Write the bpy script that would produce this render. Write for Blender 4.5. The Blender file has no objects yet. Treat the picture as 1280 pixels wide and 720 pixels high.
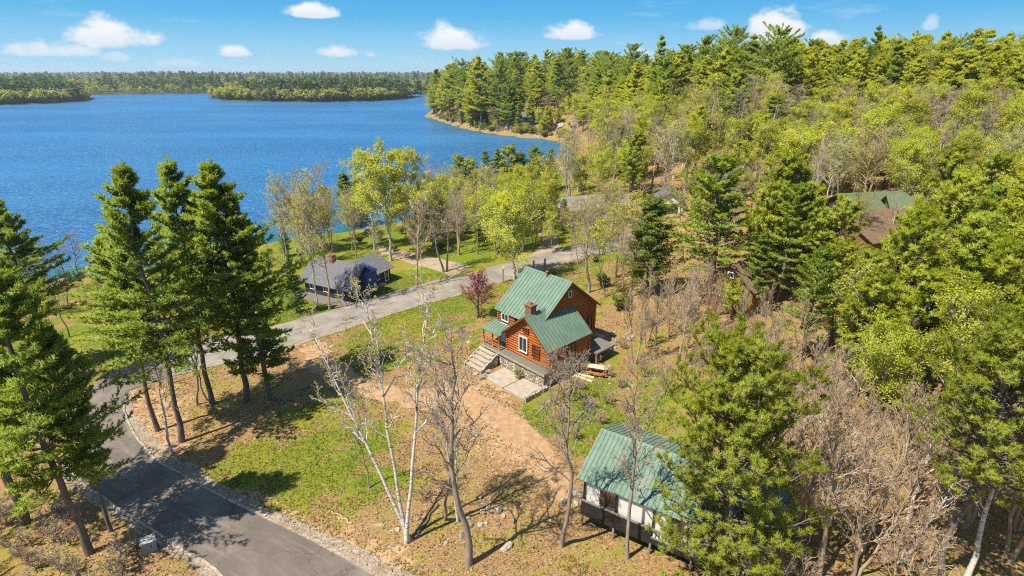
import bpy, math, random
import numpy as np
R = math.radians
scene = bpy.context.scene
COL = scene.collection
rs = np.random.default_rng(7)

# ------------------------------------------------------------------ camera constants (photo is 1280x720)
F = 700.0; YH = 89.0; H = 27.0
PITCH = math.atan((360 - YH) / F); CP, SP = math.cos(PITCH), math.sin(PITCH)
LAKE = -6.0

def ray(px, py):
    u = (px - 640) / F; v = (py - 360) / F
    return np.array([u, CP - v * SP, -(SP + v * CP)])

def proj(P):
    P = np.asarray(P, float)
    x, y, z = P[..., 0], P[..., 1], P[..., 2]
    d = y * CP + (H - z) * SP
    up = -((H - z) * CP - y * SP)
    return np.stack([640 + F * x / d, 360 - F * up / d], -1)

def flat(px, py, z):
    r = ray(px, py); k = (z - H) / r[2]
    return np.array([r[0] * k, r[1] * k])

# ------------------------------------------------------------------ terrain
SHORE_PX = [(-500, 420), (-150, 365), (0, 350), (100, 348), (190, 342), (300, 312), (385, 294), (430, 291), (480, 281), (520, 273),
            (560, 258), (600, 241), (640, 229), (688, 218), (708, 207), (716, 192), (708, 179), (690, 174), (660, 172), (620, 167),
            (580, 160), (552, 151), (535, 145)]
LAND = [tuple(flat(px, py, LAKE)) for px, py in SHORE_PX]
LAND += [(-72, 470), (-40, 540), (120, 640), (900, 700), (900, -120), (-400, -120)]
LAND = np.array(LAND)

def sdist(P, poly):
    """signed distance to a polygon, positive inside"""
    P = np.atleast_2d(P); n = len(poly)
    best = np.full(len(P), 1e18); inside = np.zeros(len(P), bool)
    for i in range(n):
        a = poly[i]; b = poly[(i + 1) % n]; e = b - a
        w = P - a
        t = np.clip((w @ e) / max(e @ e, 1e-9), 0, 1)
        q = w - t[:, None] * e
        best = np.minimum(best, (q * q).sum(1))
        c1 = (a[1] <= P[:, 1]) & (b[1] > P[:, 1]); c2 = (b[1] <= P[:, 1]) & (a[1] > P[:, 1])
        cr = e[0] * w[:, 1] - e[1] * w[:, 0]
        inside ^= (c1 & (cr > 0)) | (c2 & (cr < 0))
    d = np.sqrt(best)
    return np.where(inside, d, -d)

CTRL = np.array([
    (-12, 20, -.6), (-20, 24, -.6), (-33, 43, -2.0), (-25, 55, -2.0), (-20, 30, -.5), (-10, 62, -1.2), (5, 74, -.8), (16, 86, -.2),
    (-10, 40, -.4), (-15, 45, -.6), (0, 42, 0), (3, 48, .1), (0, 34, .1), (8, 40, .1), (10, 52, .4), (14, 60, .8), (3, 60, -.2),
    (-2, 24, .0), (8, 28, .2), (14, 25, .6), (22, 24, 1.6), (25, 34, 2.0), (35, 28, 3.2), (45, 40, 5.0), (60, 35, 7.0),
    (20, 46, 1.6), (24, 60, 2.6), (40, 62, 5.2), (60, 80, 8.5), (90, 110, 13.5), (60, 140, 12.0), (60, 190, 14), (130, 130, 18), (140, 200, 18),
    (100, 180, 16.5), (30, 120, 3.2), (30, 180, 6), (22, 220, 3), (38, 92, 4.5), (22, 100, 1.4), (110, 70, 14), (40, 240, 9), (90, 260, 13),
    (200, 200, 20), (200, 320, 20), (120, 330, 15), (-30, 22, -1.2), (-45, 32, -2.2), (-50, 44, -3.2), (-60, 70, -4.6), (-22, 70, -2.6), (-24, 80, -3.0),
    (-30, 98, -4.6), (0, 110, -2.2), (10, 140, -3.0), (-15, 120, -4.2), (12, 110, -1.4),
    (0, 330, 5), (30, 320, 6), (60, 310, 8), (-40, 390, 5), (-10, 370, 9), (40, 370, 11), (100, 400, 14), (300, 400, 18), (300, 0, 20), (-120, 20, -5), (-120, 100, -5.5)], float)
CW = np.clip(np.hypot(CTRL[:, 0], CTRL[:, 1] - 20) * .16, 4, 40)

def height(P):
    P = np.atleast_2d(np.asarray(P, float))
    out = np.empty(len(P))
    for k in range(0, len(P), 20000):
        Q = P[k:k + 20000]
        d2 = ((Q[:, None, :] - CTRL[None, :, :2]) ** 2).sum(2)
        w = 1.0 / (d2 + (CW ** 2)[None]) ** 2 * (CW ** 2)[None]
        base = (w * CTRL[None, :, 2]).sum(1) / w.sum(1)
        x, y = Q[:, 0], Q[:, 1]
        base += .10 * np.sin(x * .31 + 1.3 * np.sin(y * .17)) * np.sin(y * .27 + 1.1 * np.sin(x * .21))
        d = sdist(Q, LAND)
        up = np.clip(d, 0, None)
        z = LAKE + np.minimum(.35, up * .25) + np.maximum(base - LAKE - .35, .1) * (1 - np.exp(-(up / 11.0) ** 1.3))
        z = np.where(d > 0, z, LAKE - np.minimum(4, -d * .15))
        out[k:k + 20000] = z
    return out

def hz(x, y): return float(height([(x, y)])[0])

_T = np.geomspace(16, 900, 700)
def at(px, py):
    """the ground point seen at a pixel of the photograph"""
    r = ray(px, py); P = _T[:, None] * r[None]
    P[:, 2] += H
    g = P[:, 2] - height(P[:, :2])
    i = int(np.argmax(g < 0)) if (g < 0).any() else len(g) - 1
    i = max(i, 1)
    f = g[i - 1] / (g[i - 1] - g[i]) if g[i] < 0 else 1
    p = P[i - 1] + (P[i] - P[i - 1]) * f
    return np.array([p[0], p[1], hz(p[0], p[1])])

def top_z(y, py):
    """height of a vertical thing standing at depth y whose tip shows at row py"""
    v = (py - 360) / F
    return H - y * (SP + v * CP) / (CP - v * SP)

# ------------------------------------------------------------------ mesh helpers
def mesh_data(name, V, faces, mats=(), smooth=False, midx=None, uv=None, nrm=None):
    V = np.asarray(V, np.float32)
    faces = [np.asarray(f, np.int32) for f in faces if len(f)]
    me = bpy.data.meshes.new(name)
    me.vertices.add(len(V)); me.vertices.foreach_set('co', V.ravel())
    li = np.concatenate([f.ravel() for f in faces]); sizes = np.concatenate([np.full(len(f), f.shape[1], np.int32) for f in faces])
    me.loops.add(len(li)); me.loops.foreach_set('vertex_index', li)
    me.polygons.add(len(sizes))
    st = np.zeros(len(sizes), np.int32); st[1:] = np.cumsum(sizes)[:-1]
    me.polygons.foreach_set('loop_start', st); me.polygons.foreach_set('loop_total', sizes)
    me.polygons.foreach_set('use_smooth', np.full(len(sizes), bool(smooth)))
    if midx is not None: me.polygons.foreach_set('material_index', np.asarray(midx, np.int32))
    if uv is not None:
        l = me.uv_layers.new(name='UVMap'); l.data.foreach_set('uv', np.asarray(uv, np.float32)[li].ravel())
    for m in mats: me.materials.append(m)
    me.update(calc_edges=True)
    if nrm is not None: me.normals_split_custom_set_from_vertices(np.asarray(nrm, np.float32))
    return me

def link(name, data, parent=None, loc=None):
    o = bpy.data.objects.new(name, data); COL.objects.link(o)
    if parent is not None: o.parent = parent
    if loc is not None: o.location = loc
    return o

def tag(o, label=None, cat=None, group=None, kind=None):
    if label: o['label'] = label
    if cat: o['category'] = cat
    if group: o['group'] = group
    if kind: o['kind'] = kind
    return o

def thing(name, label, cat, loc=(0, 0, 0), rz=0, group=None):
    o = link(name, None); o.location = loc; o.rotation_euler = (0, 0, rz)
    return tag(o, label, cat, group)

def copy_tree(o, parent=None):
    c = o.copy(); COL.objects.link(c); c.parent = parent
    for ch in o.children: copy_tree(ch, c)
    return c

class MB:
    """collects shapes into one mesh"""
    def __init__(s): s.V = []; s.F = {}; s.n = 0; s.q = []
    def add(s, V, faces):
        V = np.asarray(V, float)
        for f in faces:
            f = np.asarray(f, int)
            if len(f): s.q.append(f + s.n)
        s.V.append(V); s.n += len(V); return s
    def box(s, x0, y0, z0, x1, y1, z1):
        V = [(x, y, z) for z in (z0, z1) for y in (y0, y1) for x in (x0, x1)]
        return s.add(V, [[(0, 2, 3, 1), (4, 5, 7, 6), (0, 1, 5, 4), (2, 6, 7, 3), (0, 4, 6, 2), (1, 3, 7, 5)]])
    def obox(s, c, half, rz=0.0, tilt=0.0):
        """box by centre, half sizes, turned about z (and tilted about its own x)"""
        hx, hy, hzz = half
        V = np.array([(x, y, z) for z in (-hzz, hzz) for y in (-hy, hy) for x in (-hx, hx)])
        ct, st = math.cos(tilt), math.sin(tilt)
        V = np.stack([V[:, 0], V[:, 1] * ct - V[:, 2] * st, V[:, 1] * st + V[:, 2] * ct], 1)
        cz, sz = math.cos(rz), math.sin(rz)
        V = np.stack([V[:, 0] * cz - V[:, 1] * sz, V[:, 0] * sz + V[:, 1] * cz, V[:, 2]], 1) + np.array(c)
        return s.add(V, [[(0, 2, 3, 1), (4, 5, 7, 6), (0, 1, 5, 4), (2, 6, 7, 3), (0, 4, 6, 2), (1, 3, 7, 5)]])
    def prism(s, poly, vec):
        """planar polygon (list of 3-D points) extruded along vec"""
        P = np.asarray(poly, float); n = len(P); Q = P + np.asarray(vec, float)
        V = np.concatenate([P, Q]); i = np.arange(n); j = (i + 1) % n
        return s.add(V, [np.stack([i, j, j + n, i + n], 1), [list(range(n))[::-1]], [list(range(n, 2 * n))]])
    def bar(s, a, b, r, sides=6, r2=None):
        V, Fc = tubes(np.array([[a, b]], float), np.array([[r, r if r2 is None else r2]]), sides)
        s.add(V, Fc)
        n = s.n - 2 * sides
        s.q.append(np.array([list(range(n, n + sides))[::-1]])); s.q.append(np.array([list(range(n + sides, n + 2 * sides))]))
        return s
    def build(s, name, mat, parent=None, smooth=False, loc=None):
        me = mesh_data(name, np.concatenate(s.V), s.q, [mat], smooth)
        return link(name, me, parent, loc)

def tubes(P, Rr, sides):
    """P (N,K,3) polylines, Rr (N,K) radii -> verts, [quads]"""
    N, K, _ = P.shape
    T = np.gradient(P, axis=1) if K > 2 else np.repeat((P[:, 1:] - P[:, :1]), 2, 1)
    T /= np.linalg.norm(T, axis=2, keepdims=True) + 1e-9
    ref = np.where(np.abs(T[..., 2:3]) > .9, np.array([1., 0, 0]), np.array([0, 0, 1.]))
    ref = np.repeat(ref[:, :1], K, 1)
    A = np.cross(T, ref); A /= np.linalg.norm(A, axis=2, keepdims=True) + 1e-9
    B = np.cross(T, A)
    th = np.arange(sides) * 2 * math.pi / sides
    V = P[:, :, None] + Rr[:, :, None, None] * (A[:, :, None] * np.cos(th)[None, None, :, None] + B[:, :, None] * np.sin(th)[None, None, :, None])
    idx = np.arange(N * K * sides).reshape(N, K, sides)
    a = idx[:, :-1]; b = idx[:, 1:]
    q = np.stack([a, b, np.roll(b, -1, 2), np.roll(a, -1, 2)], -1).reshape(-1, 4)
    return V.reshape(-1, 3), [q]

def merge(parts):
    """list of (V, faces) -> (V, faces)"""
    V = []; Fc = []; n = 0
    for v, f in parts:
        V.append(v); Fc += [np.asarray(x) + n for x in f if len(x)]; n += len(v)
    return np.concatenate(V), Fc

def unit(v): return v / (np.linalg.norm(v, axis=-1, keepdims=True) + 1e-9)

# ------------------------------------------------------------------ material helpers
class NT:
    def __init__(s, name):
        s.m = bpy.data.materials.new(name); s.m.use_nodes = True
        s.t = s.m.node_tree; s.t.nodes.clear()
        s.out = s.t.nodes.new('ShaderNodeOutputMaterial')
    def n(s, typ, **kw):
        nd = s.t.nodes.new(typ)
        for k, v in kw.items():
            if k.startswith('i_'):
                key = k[2:]; key = int(key) if key.isdigit() else key.replace('_', ' ')
                s.put(nd.inputs[key], v)
            else: setattr(nd, k, v)
        return nd
    def put(s, sock, v):
        if isinstance(v, bpy.types.NodeSocket): s.t.links.new(v, sock)
        elif isinstance(v, (tuple, list)) and sock.type == 'RGBA' and len(v) == 3: sock.default_value = (*v, 1)
        else: sock.default_value = v
    def math(s, op, a, b=0.0, c=None, clamp=False):
        nd = s.n('ShaderNodeMath', operation=op, use_clamp=clamp); s.put(nd.inputs[0], a); s.put(nd.inputs[1], b)
        if c is not None: s.put(nd.inputs[2], c)
        return nd.outputs[0]
    def mix(s, f, a, b, blend='MIX'):
        nd = s.n('ShaderNodeMix', data_type='RGBA', blend_type=blend); s.put(nd.inputs[0], f); s.put(nd.inputs[6], a); s.put(nd.inputs[7], b)
        return nd.outputs[2]
    def noise(s, scale, detail=4, rough=.55, vec=None, dist=0.0, color=False):
        nd = s.n('ShaderNodeTexNoise'); nd.inputs['Scale'].default_value = scale; nd.inputs['Detail'].default_value = detail
        nd.inputs['Roughness'].default_value = rough; nd.inputs['Distortion'].default_value = dist
        if vec is not None: s.put(nd.inputs['Vector'], vec)
        return nd.outputs['Color' if color else 'Fac']
    def ramp(s, f, *stops, interp='LINEAR'):
        nd = s.n('ShaderNodeValToRGB'); cr = nd.color_ramp; cr.interpolation = interp
        while len(cr.elements) > 1: cr.elements.remove(cr.elements[-1])
        for i, (p, c) in enumerate(stops):
            e = cr.elements[0] if i == 0 else cr.elements.new(p)
            e.position = p; e.color = (c, c, c, 1) if isinstance(c, (int, float)) else (*c, 1)
        s.put(nd.inputs[0], f); return nd.outputs[0]
    def sstep(s, f, lo, hi):
        nd = s.n('ShaderNodeMapRange', interpolation_type='SMOOTHSTEP'); s.put(nd.inputs[0], f); s.put(nd.inputs[1], lo); s.put(nd.inputs[2], hi)
        return nd.outputs[0]
    def scaled(s, vec, sc):
        nd = s.n('ShaderNodeVectorMath', operation='MULTIPLY'); s.put(nd.inputs[0], vec); nd.inputs[1].default_value = sc; return nd.outputs[0]
    def pos(s): return s.n('ShaderNodeNewGeometry').outputs['Position']
    def obj(s): return s.n('ShaderNodeTexCoord').outputs['Object']
    def attr(s, name): return s.n('ShaderNodeAttribute', attribute_name=name).outputs['Fac']
    def bump(s, h, strength, dist=.1):
        nd = s.n('ShaderNodeBump'); nd.inputs['Strength'].default_value = strength; nd.inputs['Distance'].default_value = dist
        s.put(nd.inputs['Height'], h); return nd.outputs[0]
    def pbsdf(s, color, rough=.8, normal=None, spec=.3, metal=0.0):
        b = s.n('ShaderNodeBsdfPrincipled'); s.put(b.inputs['Base Color'], color); s.put(b.inputs['Roughness'], rough)
        b.inputs['Specular IOR Level'].default_value = spec; b.inputs['Metallic'].default_value = metal
        if normal is not None: s.put(b.inputs['Normal'], normal)
        s.t.links.new(b.outputs[0], s.out.inputs[0]); return s.m

def plain(name, col, var=.15, scale=6, rough=.7, bump=.2, spec=.3, metal=0.0, stretch=(1, 1, 1)):
    n = NT(name); v = n.scaled(n.obj(), stretch)
    f = n.noise(scale, 5, .6, v)
    c = np.array(col)
    lo = tuple(np.clip(c * (1 - var * 2), 0, 1)); hi = tuple(np.clip(c * (1 + var * 2), 0, 1))
    cc = n.ramp(f, (.25, lo), (.5, tuple(c)), (.78, hi))
    return n.pbsdf(cc, rough, n.bump(n.noise(scale * 4, 4, .6, v), bump, .02), spec, metal)
# ------------------------------------------------------------------ materials
def foliage(name, col, col2, transl=.35, sat=1.0):
    """leaf or needle material: hue differs from tree to tree and from tuft to tuft"""
    n = NT(name)
    oi = n.n('ShaderNodeObjectInfo').outputs['Random']
    isl = n.n('ShaderNodeNewGeometry').outputs['Random Per Island']
    big = n.noise(.45, 2, .5, n.obj())
    f = n.math('ADD', n.math('MULTIPLY', isl, .55), n.math('MULTIPLY', oi, .35))
    f = n.math('ADD', f, n.math('MULTIPLY', n.math('SUBTRACT', big, .5), .7), clamp=True)
    c = n.mix(f, col, col2)
    d = n.n('ShaderNodeBsdfDiffuse'); n.put(d.inputs[0], c)
    t = n.n('ShaderNodeBsdfTranslucent'); n.put(t.inputs[0], n.mix(.5, c, (col2[0] * 1.3, col2[1] * 1.25, col2[2] * .8)))
    m1 = n.n('ShaderNodeMixShader'); m1.inputs[0].default_value = transl
    n.t.links.new(d.outputs[0], m1.inputs[1]); n.t.links.new(t.outputs[0], m1.inputs[2])
    g = n.n('ShaderNodeBsdfGlossy'); g.inputs['Roughness'].default_value = .55; n.put(g.inputs[0], (.9, .95, .8))
    m2 = n.n('ShaderNodeMixShader'); m2.inputs[0].default_value = .03
    n.t.links.new(m1.outputs[0], m2.inputs[1]); n.t.links.new(g.outputs[0], m2.inputs[2])
    n.t.links.new(m2.outputs[0], n.out.inputs[0])
    return n.m

def bark(name, a, b, scale=5.0):
    n = NT(name); v = n.scaled(n.obj(), (1, 1, .3))
    f = n.noise(scale, 6, .65, v)
    c = n.ramp(f, (.3, a), (.62, b))
    oi = n.n('ShaderNodeObjectInfo').outputs['Random']
    c = n.mix(n.math('MULTIPLY', oi, .5), c, tuple(np.array(b) * .75))
    return n.pbsdf(c, .9, n.bump(n.noise(scale * 3, 4, .6, v), .6, .04), .1)

def birch_bark():
    n = NT('birch_bark'); v = n.scaled(n.obj(), (1.2, 1.2, 7))
    f = n.noise(1.6, 3, .6, v)
    sc = n.noise(.9, 2, .5, n.scaled(n.obj(), (1.5, 1.5, 1.5)))
    c = n.ramp(f, (.34, (.10, .085, .075)), (.42, (.48, .44, .385)), (.6, (.62, .59, .53)))
    c = n.mix(n.sstep(sc, .62, .7), c, (.09, .075, .065))
    return n.pbsdf(c, .7, n.bump(f, .2, .01), .2)

M = {}
M['needle_white'] = foliage('white_pine_needles', (.120, .215, .016), (.395, .460, .034), .46)
M['needle_dark'] = foliage('spruce_needles', (.090, .160, .020), (.270, .340, .035), .45)
M['needle_red'] = foliage('red_pine_needles', (.205, .285, .016), (.510, .525, .034), .46)
M['needle_bush'] = foliage('bushy_pine_needles', (.160, .230, .014), (.470, .475, .030), .46)
M['needle_bright'] = foliage('bright_pine_needles', (.245, .315, .012), (.560, .545, .028), .46)
M['leaf_spring'] = foliage('spring_leaves', (.320, .370, .016), (.590, .570, .038), .5)
M['leaf_lime'] = foliage('lime_leaves', (.330, .400, .014), (.590, .600, .036), .5)
M['leaf_pale'] = foliage('pale_catkins', (.380, .360, .060), (.580, .530, .120), .5)
M['leaf_red'] = foliage('red_leaves', (.290, .070, .075), (.520, .170, .160), .5)
M['leaf_bush'] = foliage('shrub_leaves', (.130, .170, .018), (.300, .290, .040), .4)
M['bark_pine'] = bark('pine_bark', (.075, .058, .046), (.200, .160, .128))
M['bark_grey'] = bark('grey_bark', (.150, .115, .088), (.370, .300, .230), 4)
M['bark_aspen'] = bark('pale_aspen_bark', (.30, .27, .21), (.56, .52, .44), 3)
M['bark_dark'] = bark('dark_bark', (.055, .044, .036), (.150, .118, .092), 4)
M['bark_tan'] = bark('tan_twigs', (.250, .178, .108), (.490, .370, .245), 4)
M['bark_purple'] = bark('purple_brown_twigs', (.230, .160, .120), (.400, .300, .225), 4)
M['bark_birch'] = birch_bark()

def ground_mat(name, grass=None, dirt=None):
    """turf, dry leaf litter and bare sandy soil, mixed by the mesh's own 'grass' and 'dirt' maps"""
    n = NT(name); p = n.pos()
    ga = n.attr('grass') if grass is None else grass
    da = n.attr('dirt') if dirt is None else dirt
    n1 = n.noise(.35, 5, .6, p); n2 = n.noise(1.7, 5, .65, p); n3 = n.noise(9, 4, .65, p); n4 = n.noise(.09, 3, .5, p)
    turf = n.ramp(n2, (.28, (.055, .092, .008)), (.5, (.115, .160, .012)), (.72, (.215, .215, .028)))
    turf = n.mix(n.sstep(n3, .5, .8), turf, (.36, .32, .06))
    turf = n.mix(n.sstep(n4, .48, .66), turf, (.215, .200, .025))
    lit = n.ramp(n3, (.25, (.100, .055, .022)), (.45, (.235, .135, .056)), (.62, (.370, .238, .115)), (.8, (.470, .350, .205)))
    lit = n.mix(n.sstep(n1, .45, .65), lit, n.mix(n3, (.16, .13, .02), (.33, .27, .06)))
    soil = n.ramp(n2, (.25, (.290, .165, .082)), (.5, (.385, .235, .122)), (.75, (.490, .330, .195)))
    soil = n.mix(n.sstep(n3, .62, .8), soil, (.48, .35, .22))
    gf = n.math('ADD', ga, n.math('ADD', n.math('MULTIPLY', n.math('SUBTRACT', n1, .5), 1.9), n.math('MULTIPLY', n.math('SUBTRACT', n2, .5), .9)))
    df = n.math('ADD', da, n.math('ADD', n.math('MULTIPLY', n.math('SUBTRACT', n1, .5), .7), n.math('MULTIPLY', n.math('SUBTRACT', n2, .5), .9)))
    c = n.mix(n.sstep(gf, .46, .80), lit, turf)
    c = n.mix(n.sstep(df, .42, .6), c, soil)
    h = n.math('ADD', n.math('MULTIPLY', n3, .6), n2)
    return n.pbsdf(c, .95, n.bump(h, .7, .15), .05)

M['ground'] = ground_mat('ground')
M['forest_floor'] = plain('forest_floor', (.050, .062, .024), .3, .05, .95, .1)
M['driveway'] = ground_mat('sandy_driveway', 0.0, 1.0)

def water_mat():
    n = NT('water'); p = n.pos()
    v1 = n.scaled(p, (.55, 1.0, 1)); 
    w1 = n.noise(1.3, 6, .65, v1, .4); w2 = n.noise(.16, 4, .55, v1, .6); w3 = n.noise(.012, 3, .5, n.scaled(p, (.5, 1, 1)))
    depth = n.attr('shallow')
    c = n.mix(n.sstep(w3, .35, .65), (.007, .086, .225), (.015, .128, .295))
    c = n.mix(n.sstep(w1, .45, .72), c, (.07, .23, .42))
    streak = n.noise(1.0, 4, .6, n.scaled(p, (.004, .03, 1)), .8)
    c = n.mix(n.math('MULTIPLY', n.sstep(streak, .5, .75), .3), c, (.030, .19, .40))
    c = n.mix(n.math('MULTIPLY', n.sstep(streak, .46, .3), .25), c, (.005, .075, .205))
    c = n.mix(depth, c, (.010, .115, .110))
    h = n.math('ADD', n.math('MULTIPLY', w1, .5), w2)
    return n.pbsdf(c, n.math('ADD', .27, n.math('MULTIPLY', n.sstep(streak, .4, .65), .12)), n.bump(h, 1.0, 1.2), .5)
M['water'] = water_mat()

def asphalt(name, a, b, crack=True):
    n = NT(name); p = n.pos(); uv = n.n('ShaderNodeTexCoord').outputs['UV']
    n1 = n.noise(.5, 4, .6, p); n2 = n.noise(14, 4, .7, p)
    st = n.noise(2.2, 4, .6, n.scaled(uv, (5.5, .09, 1)))
    patch = n.noise(.09, 2, .4, p)
    c = n.mix(n.sstep(n1, .35, .7), a, b)
    c = n.mix(n.math('MULTIPLY', n.sstep(st, .5, .72), .55), c, tuple(np.array(b) * 1.35))
    c = n.mix(n.math('MULTIPLY', n.sstep(n2, .55, .8), .35), c, tuple(np.array(b) * 1.5))
    c = n.mix(n.math('MULTIPLY', n.sstep(patch, .55, .57), .35), c, tuple(np.array(a) * .72))
    if crack:
        vo = n.n('ShaderNodeTexVoronoi', feature='DISTANCE_TO_EDGE'); vo.inputs['Scale'].default_value = .22
        wv = n.n('ShaderNodeVectorMath', operation='ADD'); n.put(wv.inputs[0], p); n.put(wv.inputs[1], n.scaled(n.noise(.8, 4, .6, p, color=True), (2, 2, 2)))
        n.put(vo.inputs['Vector'], wv.outputs[0])
        c = n.mix(n.math('MULTIPLY', n.sstep(vo.outputs[0], .010, .003), .3), c, (.02, .02, .02))
    return n.pbsdf(c, .9, n.bump(n2, .35, .02), .2)
M['asphalt'] = asphalt('asphalt', (.130, .106, .086), (.185, .156, .128))
M['old_asphalt'] = asphalt('weathered_asphalt', (.205, .175, .143), (.285, .248, .206), False)
def gravel(name, a, b):
    n = NT(name); p = n.pos()
    vo = n.n('ShaderNodeTexVoronoi'); vo.inputs['Scale'].default_value = 9; n.put(vo.inputs['Vector'], p)
    sx = n.n('ShaderNodeSeparateColor'); n.put(sx.inputs[0], vo.outputs['Color'])
    c = n.mix(sx.outputs[0], a, b)
    c = n.mix(n.sstep(n.noise(.7, 4, .6, p), .45, .7), c, tuple(np.array(a) * .75 + np.array((.08, .05, .02))))
    return n.pbsdf(c, .95, n.bump(vo.outputs['Distance'], .8, .05), .1)
M['gravel'] = gravel('gravel', (.200, .155, .112), (.400, .325, .245))
M['path'] = gravel('gravel_path', (.27, .20, .14), (.40, .31, .225))
M['concrete'] = plain('concrete', (.33, .28, .21), .3, 3, .9, .5)
M['slab'] = plain('pale_stone_slab', (.36, .30, .225), .12, 2.5, .85, .3)
M['rock'] = plain('rock', (.24, .20, .16), .3, 3, .9, .8)
M['rock_pale'] = plain('pale_rock', (.36, .31, .245), .2, 3, .9, .8)
M['lawn_tuft'] = foliage('grass_blades', (.095, .145, .010), (.250, .260, .025), .3)
M['dry_tuft'] = foliage('dry_leaves', (.185, .110, .050), (.430, .320, .195), .2)

def log_mat(name, a, b):
    n = NT(name); o = n.obj()
    f = n.noise(2.2, 5, .6, n.scaled(o, (.6, .6, 5)))
    isl = n.n('ShaderNodeNewGeometry').outputs['Random Per Island']
    c = n.mix(n.math('ADD', n.math('MULTIPLY', f, .6), n.math('MULTIPLY', isl, .45), clamp=True), a, b)
    return n.pbsdf(c, .5, n.bump(f, .3, .02), .35)
M['log'] = log_mat('varnished_logs', (.270, .058, .009), (.530, .150, .022))
M['log_dark'] = log_mat('dark_stained_wood', (.100, .032, .012), (.200, .070, .025))
def roof_metal(name, a, b, axis=None, pitch=.4, phase=0.0):
    n = NT(name); o = n.obj()
    f = n.noise(.8, 4, .6, o); g = n.noise(7, 4, .6, n.scaled(o, (1, 1, .3)))
    c = n.mix(n.sstep(f, .3, .7), a, b)
    c = n.mix(n.math('MULTIPLY', n.sstep(g, .58, .78), .5), c, tuple(np.array(b) * 1.25))
    c = n.mix(n.math('MULTIPLY', n.sstep(n.noise(1.9, 5, .7, o), .68, .8), .3), c, (.10, .085, .05))
    if axis is not None:                                     # grime plus painted rib shade, a dark band along every standing seam
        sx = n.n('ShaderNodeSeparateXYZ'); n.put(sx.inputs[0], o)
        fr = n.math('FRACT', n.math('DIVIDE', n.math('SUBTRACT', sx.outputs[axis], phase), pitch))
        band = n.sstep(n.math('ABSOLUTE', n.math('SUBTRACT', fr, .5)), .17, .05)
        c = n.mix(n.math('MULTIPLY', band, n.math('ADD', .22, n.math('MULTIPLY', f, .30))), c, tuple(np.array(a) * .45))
        pale_streak = n.sstep(n.noise(3, 4, .6, n.scaled(o, (1, 1, .2))), .45, .8)  # paler streaks at random over the panels
        c = n.mix(n.math('MULTIPLY', pale_streak, .35), c, tuple(np.array(b) * 1.4 + .02))
    return n.pbsdf(c, .55, n.bump(g, .08, .02), .2)
M['green_roof'] = roof_metal('green_metal_roof', (.112, .180, .126), (.152, .218, .160))
M['main_roof'] = roof_metal('main_roof_metal', (.112, .180, .126), (.152, .218, .160), 0, 6.31 / 15, -2.6)
M['wing_roof'] = roof_metal('wing_roof_metal', (.112, .180, .126), (.152, .218, .160), 1, 6.19 / 15, -.55)
M['stilt_roof'] = roof_metal('cabin_roof_metal', (.114, .180, .128), (.154, .218, .162), 0, 11.2 / 39, -.5)
M['pale_green_roof'] = roof_metal('weathered_green_roof', (.175, .175, .145), (.245, .235, .195))
def stone_wall():
    n = NT('fieldstone_wall'); o = n.obj()
    vo = n.n('ShaderNodeTexVoronoi'); vo.inputs['Scale'].default_value = 3.6; n.put(vo.inputs['Vector'], o)
    ve = n.n('ShaderNodeTexVoronoi', feature='DISTANCE_TO_EDGE'); ve.inputs['Scale'].default_value = 3.6; n.put(ve.inputs['Vector'], o)
    sc = n.n('ShaderNodeSeparateColor'); n.put(sc.inputs[0], vo.outputs['Color'])
    c = n.ramp(sc.outputs[0], (.0, (.26, .19, .13)), (.4, (.46, .38, .28)), (.75, (.58, .50, .40)), (1, (.30, .27, .24)))
    c = n.mix(n.sstep(ve.outputs[0], .07, .02), c, (.20, .165, .13))
    return n.pbsdf(c, .9, n.bump(n.sstep(ve.outputs[0], 0, .15), .9, .08), .1)
M['stone'] = stone_wall()
def shingle(name, a, b):
    n = NT(name); br = n.n('ShaderNodeTexBrick'); o = n.obj()
    sx = n.n('ShaderNodeSeparateXYZ'); n.put(sx.inputs[0], o)
    cb = n.n('ShaderNodeCombineXYZ'); n.put(cb.inputs[0], n.math('ADD', sx.outputs[0], n.math('MULTIPLY', sx.outputs[1], 1.0))); n.put(cb.inputs[1], n.math('MULTIPLY', sx.outputs[2], 2.0))
    n.put(br.inputs['Vector'], cb.outputs[0]); n.put(br.inputs['Color1'], a); n.put(br.inputs['Color2'], b); n.put(br.inputs['Mortar'], tuple(np.array(a) * .5))
    br.inputs['Scale'].default_value = 2.2; br.inputs['Mortar Size'].default_value = .012
    c = n.mix(n.math('MULTIPLY', n.noise(1.2, 4, .6, o), .6), br.outputs['Color'], tuple(np.array(b) * 1.05))
    return n.pbsdf(c, .9, n.bump(br.outputs['Fac'], .3, .02), .1)
M['shingle_grey'] = shingle('grey_shingles', (.085, .085, .092), (.175, .170, .174))
M['shingle_brown'] = shingle('brown_shingles', (.125, .080, .052), (.200, .135, .092))
M['shingle_green'] = shingle('green_shingles', (.085, .125, .065), (.130, .165, .085))
def siding(name, col):
    n = NT(name); o = n.obj(); sx = n.n('ShaderNodeSeparateXYZ'); n.put(sx.inputs[0], o)
    w = n.math('FRACT', n.math('MULTIPLY', sx.outputs[2], 5.0))
    c = n.mix(n.math('MULTIPLY', n.noise(3, 4, .6, o), .6), col, tuple(np.array(col) * .72))
    return n.pbsdf(c, .7, n.bump(w, .6, .03), .2)
M['siding_white'] = siding('white_siding', (.76, .74, .68))
M['siding_grey'] = siding('dark_grey_siding', (.050, .049, .050))
M['siding_brown'] = siding('brown_siding', (.27, .145, .075))
M['blue_wall'] = plain('deep_blue_boards', (.018, .055, .155), .15, 3, .6, .2)
M['white_paint'] = plain('white_paint', (.80, .79, .75), .06, 4, .5, .1)
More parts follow.
